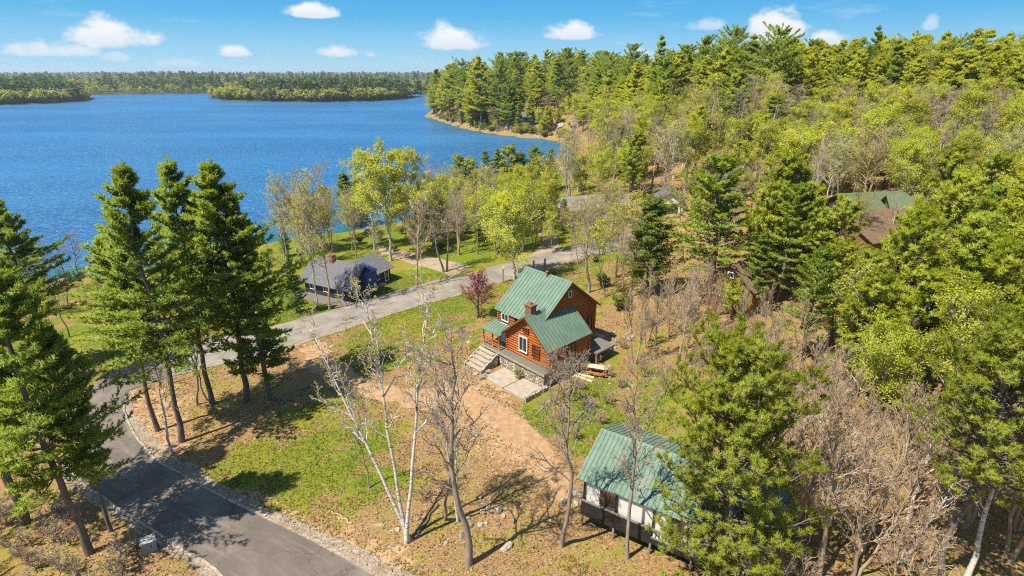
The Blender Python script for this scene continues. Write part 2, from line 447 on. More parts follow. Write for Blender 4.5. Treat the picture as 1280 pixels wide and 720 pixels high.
M['cream_frame'] = plain('pale_green_frame', (.62, .68, .60), .06, 4, .5, .1)
M['black_paint'] = plain('black_stained_boards', (.022, .020, .019), .3, 3, .6, .3)
M['deck_grey'] = plain('weathered_deck', (.165, .145, .118), .15, 3, .85, .4, stretch=(4, .5, 1))
M['deck_edge'] = plain('mossy_deck_edge', (.30, .29, .20), .15, 3, .85, .3)
M['wood_post'] = plain('weathered_wood', (.25, .19, .135), .25, 4, .85, .4, stretch=(3, 3, .5))
M['wood_red'] = plain('red_stained_wood', (.35, .12, .05), .2, 3, .7, .3)
M['wood_pale'] = plain('pale_timber', (.58, .45, .31), .15, 4, .8, .3)
M['brick'] = plain('chimney_brick', (.21, .105, .070), .3, 8, .85, .6)
M['rust'] = plain('rusty_metal', (.32, .12, .05), .3, 6, .7, .3)
M['grey_box'] = plain('grey_painted_metal', (.30, .30, .29), .12, 4, .5, .1)
M['orange'] = plain('orange_plastic', (.55, .13, .02), .15, 5, .5, .1)
M['terracotta'] = plain('pale_pot', (.52, .44, .33), .1, 5, .8, .2)
def glass():
    n = NT('window_glass'); return n.pbsdf((.018, .026, .032), .06, None, .8)
M['glass'] = glass()
M['curtain_glass'] = plain('white_curtain_behind_glass', (.62, .64, .62), .1, 3, .2, .0, .6)
# ------------------------------------------------------------------ tree builders (each returns mesh data for trunk and crown, built at a known height)
UP = np.array([0, 0, 1.])

def blades(rng, P, D, k, L, w, spread=.9, up=.15):
    """k slim triangles fanning out from every point P around direction D"""
    N = len(P)
    d = unit(D[:, None] * .75 + rng.normal(size=(N, k, 3)) * spread * .62 + UP * up)
    side = unit(np.cross(d, rng.normal(size=(N, k, 3))))
    ll = L * rng.uniform(.65, 1.25, (N, k, 1)); ww = w * rng.uniform(.7, 1.3, (N, k, 1))
    b = P[:, None] + rng.normal(size=(N, k, 3)) * L * .12
    V = np.stack([b - side * ww, b + side * ww, b + d * ll], 2).reshape(-1, 3)
    return V, [np.arange(N * k * 3).reshape(-1, 3)]

def leaf_quads(rng, P, size, flat=.25):
    N = len(P)
    nrm = unit(rng.normal(size=(N, 3)) + UP * flat)
    a = unit(np.cross(nrm, rng.normal(size=(N, 3)))); b = np.cross(nrm, a)
    s = size * rng.uniform(.6, 1.3, (N, 1))
    V = np.stack([P - a * s * .5, P + b * s * .38, P + a * s * .62, P - b * s * .38], 1).reshape(-1, 3)
    return V, [np.arange(N * 4).reshape(-1, 4)]

def wob(rng, N, K, amp):
    w = np.cumsum(rng.normal(size=(N, K, 3)), 1); w -= w[:, :1]
    return w * amp

def trunk_line(rng, h, r0, lean=.0, K=14, wobble=.02, tip=.03):
    s = np.linspace(0, 1, K)
    a = rng.uniform(0, 6.28)
    P = np.stack([math.cos(a) * lean * h * s ** 1.3, math.sin(a) * lean * h * s ** 1.3, h * s], 1)
    P[:, :2] += wob(rng, 1, K, wobble * h / K ** .5)[0][:, :2]
    P[0, 2] = -.5
    rad = r0 * (1 - s) ** .8 + tip; rad[0] *= 1.35; rad[1] *= 1.05
    return P, rad

def along(P, s):
    """points on a polyline (K,3) at fractions s"""
    K = len(P); x = np.clip(s, 0, 1) * (K - 1); i = np.minimum(x.astype(int), K - 2); f = (x - i)[:, None]
    return P[i] * (1 - f) + P[i + 1] * f, unit(P[i + 1] - P[i])

def along_many(P, idx, s):
    K = P.shape[1]; x = np.clip(s, 0, 1) * (K - 1); i = np.minimum(x.astype(int), K - 2); f = (x - i)[:, None]
    return P[idx, i] * (1 - f) + P[idx, i + 1] * f, unit(P[idx, i + 1] - P[idx, i])

def white_pine(seed, h=20., crown0=.3, rad=.2, n_lev=30, per=5, twigs=10, tuf=4, k=6, L=.34, w=.055, r0=.27, spire=.8, gap=.14, lean=.02, trunk_mat='bark_pine', mat='needle_white', droop=0.0, fan=.30, lift=0.0):
    rng = np.random.default_rng(seed)
    T, TR = trunk_line(rng, h, r0, lean)
    z = crown0 + (.985 - crown0) * np.linspace(0, 1, n_lev) ** .88 + rng.normal(size=n_lev) * .006
    z = z[rng.random(n_lev) > gap]
    S = np.repeat(z, per) + rng.normal(size=len(z) * per) * .006
    S = np.clip(S, crown0 * .9, .99)
    u = (S - crown0) / (1 - crown0)
    az = np.arange(len(S)) * 2.399 + rng.uniform(0, .9, len(S))
    prof = rad * h * np.clip(1 - u, .02, 1) ** spire * (.62 + .38 * np.clip(u / .22, 0, 1))
    # one-sided, broken outlines
    Ln = prof * rng.choice([.4, .75, 1., 1.25, 1.5], len(S), p=[.16, .26, .33, .17, .08]) * (1 + .15 * np.cos(az - rng.uniform(0, 6))) + .1
    base, _ = along(T, S)
    el = (-.10 + (.42 + lift) * np.clip(u, 0, 1) ** 1.2) - droop + rng.normal(size=len(S)) * .08
    K = 7; s = np.linspace(0, 1, K)
    dx, dy = np.cos(az), np.sin(az)
    bend = rng.normal(size=len(S)) * .12
    P = np.zeros((len(S), K, 3))
    hor = Ln[:, None] * s[None]
    P[..., 0] = dx[:, None] * hor - dy[:, None] * hor * bend[:, None] * s
    P[..., 1] = dy[:, None] * hor + dx[:, None] * hor * bend[:, None] * s
    P[..., 2] = Ln[:, None] * (np.tan(el)[:, None] * s[None] + .24 * s[None] ** 2)
    P += base[:, None] + wob(rng, len(S), K, .02) * Ln[:, None, None]
    BR = (.016 + .011 * Ln)[:, None] * (1 - .85 * s)[None]
    nd = 14; ds = rng.uniform(crown0 * .35, crown0 * 1.1, nd); db, _ = along(T, ds); da = rng.uniform(0, 6.28, nd); dl = rng.uniform(.5, 1.9, nd)
    dead = db[:, None] + np.stack([np.cos(da), np.sin(da), rng.normal(size=nd) * .2 - .08], 1)[:, None] * (dl[:, None] * np.linspace(0, 1, 4))[..., None]
    parts = [tubes(T[None], TR[None], 9), tubes(P, BR, 4), tubes(dead, np.repeat([[.022, .017, .012, .006]], nd, 0), 3)]
    # fan of side twigs
    N = len(S); idx = np.repeat(np.arange(N), twigs); ss = np.tile(np.linspace(.22, 1., twigs), N) + rng.normal(size=N * twigs) * .02
    ss = np.clip(ss, .1, 1)
    p0, tg = along_many(P, idx, ss)
    sgn = np.tile(np.where(np.arange(twigs) % 2, 1., -1.), N)
    ang = sgn * np.where(ss > .97, rng.normal(size=len(ss)) * .2, rng.uniform(.6, 1.05, len(ss)))
    flat = tg.copy(); 
    c, sn = np.cos(ang), np.sin(ang)
    d = np.stack([flat[:, 0] * c - flat[:, 1] * sn, flat[:, 0] * sn + flat[:, 1] * c, flat[:, 2] + .18 + rng.normal(size=len(ss)) * .12], 1)
    d = unit(d)
    tl = Ln[idx] * fan * (1.15 - ss) * rng.uniform(.7, 1.3, len(ss)) + .22
    q = (np.arange(tuf) + .55) / tuf
    TP = (p0[:, None] + d[:, None] * (tl[:, None] * q[None])[..., None]).reshape(-1, 3)
    TD = np.repeat(d, tuf, 0)
    TP = TP + rng.normal(size=TP.shape) * .05
    crown = blades(rng, TP, TD, k, L, w, .9, .22)
    tp = T[-1] + np.array([[0, 0, -.05], [0, 0, .12], [0, 0, .3], [0, 0, .45]])
    crown = merge([crown, blades(rng, tp, np.repeat(UP[None], 4, 0), k, L, w, .7, .4)])
    return pack('white_pine', h, parts, trunk_mat, crown, mat)

def red_pine(seed, h=16., crown0=.35, rad=.17, n_br=85, sub=9, k=26, L=.32, w=.035, r0=.2, mat='needle_red', spire=.6, trunk_mat='bark_pine', fork=.0):
    rng = np.random.default_rng(seed)
    T, TR = trunk_line(rng, h, r0, .02, wobble=.03)
    S = np.sort(rng.uniform(crown0, .98, n_br)); u = (S - crown0) / (1 - crown0)
    az = np.arange(n_br) * 2.399 + rng.normal(size=n_br) * .35
    Ln = rad * h * np.clip(1.02 - u, .05, 1) ** spire * (.6 + .4 * np.clip(u / .25, 0, 1)) * rng.uniform(.55, 1.3, n_br) + .3
    base, _ = along(T, S)
    K = 6; s = np.linspace(0, 1, K); el = -.05 + .75 * u + rng.normal(size=n_br) * .15
    P = np.zeros((n_br, K, 3)); hor = Ln[:, None] * (s - .12 * s ** 2)[None]
    P[..., 0] = np.cos(az)[:, None] * hor; P[..., 1] = np.sin(az)[:, None] * hor
    P[..., 2] = Ln[:, None] * (np.tan(np.clip(el, -.4, 1))[:, None] * s + .42 * s ** 2.2)
    P += base[:, None] + wob(rng, n_br, K, .05) * Ln[:, None, None]
    parts = [tubes(T[None], TR[None], 9), tubes(P, (.02 + .012 * Ln)[:, None] * (1 - .8 * s)[None], 4)]
    idx = np.repeat(np.arange(n_br), sub); ss = np.clip(rng.uniform(.35, 1.02, n_br * sub), 0, 1)
    p0, tg = along_many(P, idx, ss)
    rnd = rng.normal(size=(len(ss), 3)); rnd[:, 2] = np.abs(rnd[:, 2]) * .6 + .25
    d = unit(tg * .8 + unit(rnd) * .95)
    tl = Ln[idx] * .26 * rng.uniform(.5, 1.3, len(ss)) * (1.25 - ss) + .15
    end = p0 + d * tl[:, None]
    tw = np.stack([p0, (p0 + end) / 2 - UP * .03, end], 1)
    parts.append(tubes(tw, np.repeat([[.016, .012, .008]], len(tw), 0), 3))
    D = unit(d + UP * .5)
    crown = merge([blades(rng, end, D, k, L, w, 1.05, .3), blades(rng, end - d * .16, D, k // 2, L * .9, w, 1.05, .2)])
    return pack('red_pine', h, parts, trunk_mat, crown, mat)

def branching(rng, stems, spec, thick=.004):
    """stems: list of (P, R). spec: per level (count per parent, s range, angle, length ratio, wobble, up, sides)"""
    parts = [tubes(P[None], Rr[None], 8) for P, Rr in stems]
    K = 6; s = np.linspace(0, 1, K)
    lev = []
    for li, (cnt, s0, s1, ang, ratio, wb, up, sides) in enumerate(spec):
        if li == 0:
            PP, RR, LL = [], [], []
            p0l, tgl, rl, ll, ssl = [], [], [], [], []
            for P, Rr in stems:
                n = cnt
                ss = np.sort(s0 + (s1 - s0) * (np.arange(n) + rng.uniform(0, 1, n)) / n)
                a, t = along(P, ss); rr = np.interp(ss, np.linspace(0, 1, len(Rr)), Rr)
                hh = np.linalg.norm(P[-1] - P[0])
                p0l.append(a); tgl.append(t); rl.append(rr); ll.append(np.full(n, hh)); ssl.append(ss)
            p0, tg, rr, L0, ss = map(np.concatenate, (p0l, tgl, rl, ll, ssl))
        else:
            Pp, Rp, Lp = lev[-1]; n = len(Pp)
            idx = np.repeat(np.arange(n), cnt); ss = np.clip(np.tile((np.arange(cnt) + .5) / cnt, n) * (s1 - s0) + s0 + rng.normal(size=n * cnt) * .06, .05, 1)
            p0, tg = along_many(Pp, idx, ss); rr = Rp[idx, np.minimum((ss * 5).astype(int), 4)]; L0 = Lp[idx]
        n = len(p0)
        az = rng.uniform(0, 6.283, n) if li else np.arange(n) * 2.399 + rng.normal(size=n) * .4
        ref = np.where(np.abs(tg[:, 2:3]) > .95, np.array([1., 0, 0]), UP)
        A = unit(np.cross(tg, ref)); B = np.cross(tg, A)
        per = A * np.cos(az)[:, None] + B * np.sin(az)[:, None]
        an = ang + rng.normal(size=n) * .18
        d = unit(tg * np.cos(an)[:, None] + per * np.sin(an)[:, None])
        Ln = L0 * ratio * rng.uniform(.6, 1.3, n) * (1.15 - .6 * (ss - s0) / max(s1 - s0, .01) if li == 0 else (1.2 - .6 * ss))
        P = p0[:, None] + d[:, None] * (Ln[:, None] * s)[..., None] + UP * (Ln[:, None] * up * s ** 2)[..., None]
        P = P + wob(rng, n, K, wb) * Ln[:, None, None]
        r = np.minimum(rr * .7, .012 + .013 * Ln)[:, None] * (1 - .8 * s)[None] + thick
        parts.append(tubes(P, r, sides))
        lev.append((P, r, Ln))
    return parts, lev

def broadleaf(seed, h=14., r0=.16, stems=1, spread=.08, spec=None, leaves=None, trunk_mat='bark_grey', crown_mat=None, twig_mat=None, split=2, kind='bare_tree', leaf_size=.16, per_leaf=1, lean=.03, crook=.03, clump=.12, thick=.004):
    """leaves: None for a bare tree (the crown is then its fine twigs)"""
    rng = np.random.default_rng(seed)
    st = []
    for i in range(stems):
        T, TR = trunk_line(rng, h * rng.uniform(.85, 1.) if i else h, r0 * (1 if stems == 1 else rng.uniform(.65, 1)), lean, 12, crook, .012)
        if stems > 1:
            a = i * 6.283 / stems + rng.uniform(0, .8); s = np.linspace(0, 1, 12)[:, None]
            T[:, :2] += np.array([math.cos(a), math.sin(a)]) * (h * spread * s * (1.2 - .3 * s) + r0 * .9)
        st.append((T, TR))
    parts, lev = branching(rng, st, spec, thick)
    ns = len(st)
    wood = parts[:ns + split]; fine = parts[ns + split:]
    if leaves:
        pts = []
        for P, r, Ln in lev[-leaves:]:
            n = len(P); ss = rng.uniform(.25, 1.0, n * per_leaf); a, _ = along_many(P, np.repeat(np.arange(n), per_leaf), ss); pts.append(a)
        pts = np.concatenate(pts); pts = pts + rng.normal(size=pts.shape) * clump
        return pack(kind, h, parts, trunk_mat, leaf_quads(rng, pts, leaf_size), crown_mat)
    return pack(kind, h, wood, trunk_mat, merge(fine), twig_mat or trunk_mat, 0)

def pack(kind, h, wood, tm, crown, cm, soft=.35):
    V, Fc = merge(wood)
    t = mesh_data(kind + '_trunk', V, Fc, [M[tm]], True)
    nrm = None
    if soft:
        V, Fc = crown; nrm = np.zeros((len(V), 3)); rng = np.random.default_rng(len(V)); out = []
        for f in Fc:                                          # shading normals bent up and outwards, brightening crown tops whatever way the faces lie
            a = V[f]; gn = np.cross(a[:, 1] - a[:, 0], a[:, 2] - a[:, 0]); c_ = a.mean(1)
            o = c_ * [1, 1, 0]; o = o / (np.linalg.norm(o, axis=1, keepdims=True) + .3)
            t_ = unit(UP * .72 + o * .5 + rng.normal(size=c_.shape) * soft)
            fl = (gn * t_).sum(1) < 0; f = f.copy(); f[fl] = f[fl][:, ::-1]
            nrm[f] = t_[:, None]; out.append(f)
        crown = (V, out)
    c = mesh_data(kind + '_crown', crown[0], crown[1], [M[cm]], bool(soft), nrm=nrm)
    return dict(h=float(np.quantile(crown[0][:, 2], .9995)), trunk=t, crown=c)   # measured height, so that a tree is as tall as it was asked to be

SP_BARE = [(20, .36, .98, .68, .19, .035, .12, 5), (7, .25, 1., .65, .42, .05, .10, 4), (5, .3, 1., .65, .5, .06, .06, 3), (2, .4, 1., .6, .6, .07, .05, 3)]
SP_BARE2 = [(18, .4, .98, .75, .19, .045, .15, 5), (6, .25, 1., .75, .46, .06, .10, 4), (5, .3, 1., .7, .5, .07, .06, 3), (2, .4, 1., .6, .6, .07, .05, 3)]
SP_ASPEN = [(26, .3, .98, .70, .24, .03, .16, 5), (7, .3, 1., .65, .42, .05, .10, 3), (5, .3, 1., .65, .5, .05, .06, 3)]
SP_ROUND = [(24, .2, .98, .75, .38, .035, .16, 5), (9, .25, 1., .70, .42, .05, .12, 4), (6, .3, 1., .65, .5, .05, .06, 3)]
SP_SLIM = [(14, .45, .98, .55, .20, .03, .25, 4), (5, .3, 1., .6, .45, .05, .12, 3), (3, .3, 1., .6, .5, .05, .06, 3)]
SP_BRUSH = [(11, .15, .98, .5, .34, .03, .2, 4), (6, .25, 1., .6, .46, .045, .12, 3), (4, .3, 1., .6, .55, .05, .08, 3)]
SP_BIRCH = [(14, .42, .98, .5, .15, .035, .18, 5), (6, .25, 1., .6, .48, .06, .05, 4), (5, .3, 1., .65, .5, .07, .0, 3), (2, .4, 1., .6, .6, .07, .0, 3)]

LIB = {}
def lib(key, *vs): LIB[key] = list(vs)
lib('white', white_pine(1, 22, .30, .21, 20, 6, 11, lift=.45, spire=.62), white_pine(2, 20, .22, .22, 20, 6, 11, spire=.55, lift=.5), white_pine(3, 21, .36, .23, 17, 6, 11, gap=.2, spire=.5, lift=.55), white_pine(4, 19, .22, .18, 24, 6, 10, spire=.95, lift=.1), white_pine(5, 21, .45, .25, 14, 6, 11, gap=.15, spire=.45, lift=.6))
lib('white_near', white_pine(11, 17, .34, .26, 19, 7, 15, 6, 7, .25, .033, spire=.75, gap=.05, r0=.2, fan=.27), white_pine(12, 17, .30, .25, 19, 7, 15, 6, 7, .25, .033, spire=.85, gap=.05, r0=.18, fan=.27))
lib('white_mid', white_pine(21, 18, .40, .23, 20, 5, 14, 5, 7, .25, .036, spire=1.0, gap=.1, lean=.03, r0=.15, fan=.25, lift=.3), white_pine(22, 18, .42, .24, 18, 6, 14, 5, 7, .25, .036, spire=.75, gap=.1, r0=.185, fan=.26, lift=.4),
    white_pine(23, 18, .34, .22, 21, 5, 14, 5, 7, .25, .036, spire=1.0, gap=.12, r0=.145, fan=.25, lift=.35), white_pine(24, 18, .16, .17, 32, 5, 12, 5, 7, .26, .038, spire=.85, gap=.12, r0=.18, fan=.24))
lib('spruce', white_pine(31, 15, .12, .17, 34, 6, 9, 4, 6, .26, .045, spire=1.0, gap=.1, mat='needle_dark', r0=.18, droop=.1), white_pine(32, 15, .18, .2, 32, 6, 9, 4, 6, .26, .045, spire=.85, gap=.18, mat='needle_dark', r0=.18, droop=.06))
lib('bright', white_pine(41, 20, .28, .2, 24, 6, 9, 4, 6, .42, .065, spire=.8, gap=.1, mat='needle_bright'), white_pine(42, 20, .34, .19, 22, 6, 9, 4, 6, .42, .065, spire=.7, gap=.14, mat='needle_bright'),
    white_pine(43, 18, .25, .22, 22, 6, 9, 4, 6, .42, .065, spire=.75, gap=.1, mat='needle_bright'))
lib('red', red_pine(51, 14, .30, .17), red_pine(52, 14, .38, .19, 80), red_pine(53, 13, .25, .18, 95, spire=.75))
lib('red_near', red_pine(55, 15, .12, .26, 230, 13, 40, .23, .0145, .2, spire=.55, mat='needle_bush'))
lib('red_tall', red_pine(56, 17, .42, .22, 150, 12, 38, .24, .016, .15, spire=.6, mat='needle_bush'))
lib('bare', broadleaf(61, 13, .17, spec=SP_BARE), broadleaf(62, 13, .16, spec=SP_BARE2, crook=.04), broadleaf(63, 12, .15, stems=2, spec=SP_BARE2), broadleaf(64, 13, .15, spec=SP_BARE, twig_mat='bark_tan'))
lib('bare_tan', *[broadleaf(65 + i, 11 - i * .5, .13, stems=1 + i, spread=.15, spec=[(24, .3, .98, .52, .2, .03, .22, 5), (7, .25, 1., .5, .42, .035, .16, 4), (5, .3, 1., .5, .5, .04, .12, 3)], trunk_mat='bark_tan', thick=.0045) for i in range(3)])
lib('bare_purple', broadleaf(68, 11, .14, spec=SP_ROUND + [(3, .4, 1., .6, .6, .07, .05, 3)], trunk_mat='bark_purple'), broadleaf(69, 11, .14, stems=2, spec=SP_BARE, trunk_mat='bark_purple'))
lib('aspen', broadleaf(71, 14, .14, spec=SP_ASPEN, leaves=2, crown_mat='leaf_spring', trunk_mat='bark_aspen', leaf_size=.17, per_leaf=11, kind='aspen', clump=.2), broadleaf(72, 14, .13, spec=SP_ASPEN, leaves=2, crown_mat='leaf_spring', trunk_mat='bark_aspen', leaf_size=.17, per_leaf=8, kind='aspen', clump=.2),
    broadleaf(73, 13, .13, spec=SP_ASPEN, leaves=1, crown_mat='leaf_spring', leaf_size=.2, per_leaf=2, kind='aspen'))
lib('maple', broadleaf(74, 11, .17, spec=SP_ROUND, trunk_mat='bark_aspen', leaves=2, crown_mat='leaf_lime', leaf_size=.17, per_leaf=10, kind='maple', clump=.25), broadleaf(75, 11, .17, stems=2, spec=SP_ROUND, leaves=1, crown_mat='leaf_lime', leaf_size=.24, per_leaf=3, kind='maple', clump=.2))
lib('pale', broadleaf(76, 13, .12, spec=SP_ASPEN + [(3, .4, 1., .6, .6, .07, .05, 3)], leaves=1, crown_mat='leaf_pale', leaf_size=.11, per_leaf=1, kind='aspen', trunk_mat='bark_tan'), broadleaf(77, 13, .12, stems=2, spec=SP_ASPEN, leaves=1, crown_mat='leaf_pale', leaf_size=.13, per_leaf=2, kind='aspen', trunk_mat='bark_aspen'))
lib('slim', broadleaf(78, 11, .07, spec=SP_SLIM, leaves=1, crown_mat='leaf_spring', leaf_size=.17, per_leaf=4, kind='sapling', crook=.04), broadleaf(79, 11, .08, spec=SP_SLIM, leaves=1, crown_mat='leaf_pale', leaf_size=.15, per_leaf=2, kind='sapling', crook=.05), broadleaf(80, 9, .06, spec=SP_SLIM, trunk_mat='bark_grey', kind='sapling', crook=.05, split=1))
lib('birch', broadleaf(81, 12, .15, spec=SP_BIRCH, trunk_mat='bark_birch', twig_mat='bark_tan', split=1, kind='birch'), broadleaf(82, 12, .14, stems=2, spec=SP_BIRCH, trunk_mat='bark_birch', twig_mat='bark_tan', split=1, kind='birch'))
lib('redbud', broadleaf(83, 5, .1, spec=SP_ROUND, leaves=2, crown_mat='leaf_red', leaf_size=.13, per_leaf=2, kind='red_tree', trunk_mat='bark_dark'))
lib('brush', *[broadleaf(85 + i, 4.5, .05, stems=4, spread=.28, spec=SP_BRUSH, trunk_mat='bark_tan', kind='shrub', lean=.05, crook=.04, thick=.0045) for i in range(3)])
lib('twig', *[broadleaf(90 + i, 1.6, .022, stems=4, spread=.35, spec=SP_BRUSH[:3], trunk_mat='bark_tan', kind='shrub', lean=.1, crook=.08, split=1, thick=.005) for i in range(2)])
lib('leafbush', *[broadleaf(93 + i, 2.2, .03, stems=5, spread=.3, spec=SP_BRUSH[:3], leaves=1, crown_mat='leaf_bush', leaf_size=.16, per_leaf=2, kind='shrub', lean=.06, trunk_mat='bark_dark') for i in range(2)])

NAMES = dict(white='white_pine', white_near='white_pine', white_mid='white_pine', spruce='spruce_tree', bright='young_pine', red='red_pine', red_near='red_pine', red_tall='red_pine', bare='bare_tree', bare_tan='bare_tree',
             bare_purple='bare_tree', aspen='aspen_tree', maple='maple_tree', pale='budding_tree', slim='slender_sapling', birch='paper_birch', redbud='red_leaf_tree', brush='bare_shrub', twig='twiggy_shrub', leafbush='leafy_shrub')
PLACED = []
def tree(kind, var, xy, hgt, label, group=None, rz=None, wide=1.0, lean=None):
    src = LIB[kind][var % len(LIB[kind])]
    nm = NAMES[kind]
    x, y = xy
    s = hgt / src['h']
    o = thing(nm, label, 'shrub' if 'shrub' in nm else 'tree', (x, y, hz(x, y) - .05), rs.uniform(0, 6.28) if rz is None else rz, group)
    o.scale = (s * wide, s * wide, s)
    if lean: o.rotation_euler = (lean[0], lean[1], o.rotation_euler[2])
    link('trunk', src['trunk'], o); link('crown', src['crown'], o)
    PLACED.append((x, y, hgt))
    return o

def hero(kind, var, bx, by, ty, label, group=None, wide=1.0, rz=None, lean=None):
    """a tree whose foot shows at (bx,by) and whose tip reaches row ty"""
    p = at(bx, by)
    return tree(kind, var, p[:2], max(1., top_z(p[1], ty) - p[2]), label, group, rz, wide, lean)
# ------------------------------------------------------------------ ground sheet
def axis(lo, hi, step, far_lo, far_hi, grow=1.06):
    a = list(np.arange(lo, hi + step, step))
    s = step
    while a[-1] < far_hi: s *= grow; a.append(a[-1] + s)
    s = step; b = []
    c = lo
    while c > far_lo: s *= grow; c -= s; b.append(c)
    return np.array(b[::-1] + a)
gx = axis(-60, 62, .9, -1500, 1500); gy = axis(16, 112, .9, -40, 1500)
GX, GY = np.meshgrid(gx, gy)
GP = np.stack([GX.ravel(), GY.ravel()], 1)
GZ = height(GP)

def interp_map(P, anchors, r):
    """soft blend of anchors (pixel x, pixel y, value)"""
    A = np.array([at(a, b)[:2] for a, b, _ in anchors]); v = np.array([c for *_, c in anchors])
    rr = r * np.clip(A[:, 1] / 45, .7, 4)
    w = np.exp(-((P[:, None] - A[None]) ** 2).sum(2) / (2 * rr ** 2)[None])
    return w @ v, w.sum(1)

GREEN = [(120, 400, .8), (60, 425, .8), (180, 388, .8), (250, 368, .8), (100, 378, .8), (20, 400, .7), (290, 345, .8), (330, 590, 1), (400, 575, 1.1), (450, 620, .9), (300, 600, .7), (250, 560, .35), (460, 560, .6), (420, 535, .7), (380, 525, .75), (350, 545, .8), (460, 440, 1), (430, 450, .9), (500, 420, 1), (470, 400, .9),
         (530, 445, .5), (560, 400, .7), (545, 420, .5), (520, 390, 1), (760, 500, .85), (800, 480, .7), (720, 530, .95), (690, 510, .8), (670, 520, .6), (780, 530, .9), (830, 500, .7), (750, 460, .6), (770, 470, .8),
         (600, 320, 1), (640, 310, 1.1), (620, 300, 1.1), (560, 310, 1), (690, 300, 1), (720, 300, 1), (680, 240, 1), (700, 330, .8), (740, 345, .7), (760, 370, .4), (700, 345, .7), (770, 400, .35), (760, 350, .35), (790, 350, .3), (730, 320, .8),
         (390, 385, 1.2), (420, 390, 1.2), (450, 380, 1.1), (500, 360, 1), (460, 300, 1), (500, 305, .9), (420, 310, 1), (360, 350, .9), (340, 400, .8), (240, 420, .9), (300, 400, .8), (200, 430, .9), (560, 360, .9),
         (560, 600, .1), (600, 660, .15), (650, 620, 0), (500, 700, .1), (450, 680, .15), (640, 560, 0), (560, 520, 0), (700, 620, 0), (760, 690, .5), (720, 700, .3), (680, 700, .2), (830, 710, .35),
         (400, 440, 0), (360, 470, 0), (320, 500, .1), (280, 520, .15), (260, 500, .2), (220, 500, .25), (200, 540, .3), (60, 620, .35), (100, 700, .15), (20, 680, .1), (150, 700, .1), (30, 560, .4),
         (1000, 690, 0), (1100, 640, -.1), (1200, 690, -.1), (1270, 600, -.1), (900, 600, .1), (860, 430, .05), (900, 470, 0), (800, 430, .3), (780, 400, .5), (830, 330, 0), (860, 280, -.1), (850, 300, 0), (930, 400, -.1),
         (1050, 440, .0), (1150, 400, .1), (1000, 350, .2), (1100, 300, .1), (1200, 250, .1), (1000, 200, .2), (850, 200, .3), (750, 230, .4), (1200, 180, 0), (660, 150, .35), (600, 140, .3), (640, 165, .3), (580, 155, .3), (720, 445, .3), (600, 440, .5), (570, 470, .1), (490, 470, .25)]
DIRT = [(660, 160, -.4), (600, 150, -.4), (640, 166, -.3), (580, 157, -.3), (180, 525, .9), (200, 560, .9), (250, 592, .9), (300, 628, .9), (365, 660, .9), (430, 688, .9), (170, 500, .8), (490, 712, .8), (400, 440, .55), (370, 455, .5), (385, 432, .7), (440, 480, .35), (500, 505, .35), (560, 515, .5), (610, 520, .8), (640, 545, .85), (670, 580, .75), (690, 610, .6), (620, 570, .55), (600, 620, .2), (640, 640, .2), (710, 640, .5),
        (600, 490, .75), (570, 490, .6), (480, 690, .45), (430, 670, .4), (190, 530, .6), (230, 575, .6), (205, 500, .5), (350, 640, .35), (300, 500, .15), (500, 325, .5), (540, 330, .5), (840, 290, .55), (850, 270, .5), (860, 330, .35), (140, 700, .35), (455, 270, .5),
        (360, 560, -.3), (420, 600, -.4), (460, 430, -.4), (720, 520, -.4), (780, 490, -.3), (620, 305, -.4), (400, 385, -.4), (1100, 620, -.2), (60, 640, -.1), (900, 450, 0), (1000, 300, -.2), (700, 300, -.3), (230, 420, -.2), (730, 700, -.1), (560, 690, .1), (300, 580, -.2), (540, 410, -.3)]
g, gw = interp_map(GP, GREEN, 3.0)
grass_v = (g + .25 * .08) / (gw + .08)
dd, dw = interp_map(GP, DIRT, 2.2)
dirt_v = dd / (dw + .35)
shore = sdist(GP, LAND)
dirt_v = np.where((shore < 2.5) & (GP[:, 1] < 220), np.maximum(dirt_v, .75 - np.clip(shore, 0, 2.5) / 2.5 * .6), dirt_v)
nx, ny = len(gx), len(gy)
ii = np.arange(nx * ny).reshape(ny, nx)
GF = np.stack([ii[:-1, :-1], ii[:-1, 1:], ii[1:, 1:], ii[1:, :-1]], -1).reshape(-1, 4)
me = mesh_data('ground', np.column_stack([GP, GZ]), [GF], [M['ground']], True)
for nm, vals in (('grass', grass_v), ('dirt', dirt_v)):
    a = me.attributes.new(nm, 'FLOAT', 'POINT'); a.data.foreach_set('value', np.asarray(vals, np.float32))
tag(link('ground', me), kind='structure')

def gmap(P, V):
    """look up a ground map at world points"""
    i = np.clip(np.searchsorted(gx, P[:, 0]) - 1, 0, nx - 2); j = np.clip(np.searchsorted(gy, P[:, 1]) - 1, 0, ny - 2)
    return V.reshape(ny, nx)[j, i]

# ------------------------------------------------------------------ lake
wx = np.concatenate([-np.geomspace(5000, 4, 60), [0], np.geomspace(4, 5000, 60)]); wy = np.concatenate([np.arange(20, 460, 5), np.geomspace(460, 6000, 40)])
WX, WY = np.meshgrid(wx, wy); WP = np.stack([WX.ravel(), WY.ravel()], 1)
me = mesh_data('water', np.column_stack([WP, np.full(len(WP), LAKE)]), [(lambda i: np.stack([i[:-1, :-1], i[:-1, 1:], i[1:, 1:], i[1:, :-1]], -1).reshape(-1, 4))(np.arange(len(WP)).reshape(len(wy), len(wx)))], [M['water']], True)
a = me.attributes.new('shallow', 'FLOAT', 'POINT'); a.data.foreach_set('value', np.clip(1 + sdist(WP, LAND) / 9, 0, 1).astype(np.float32))
tag(link('water', me), kind='structure')

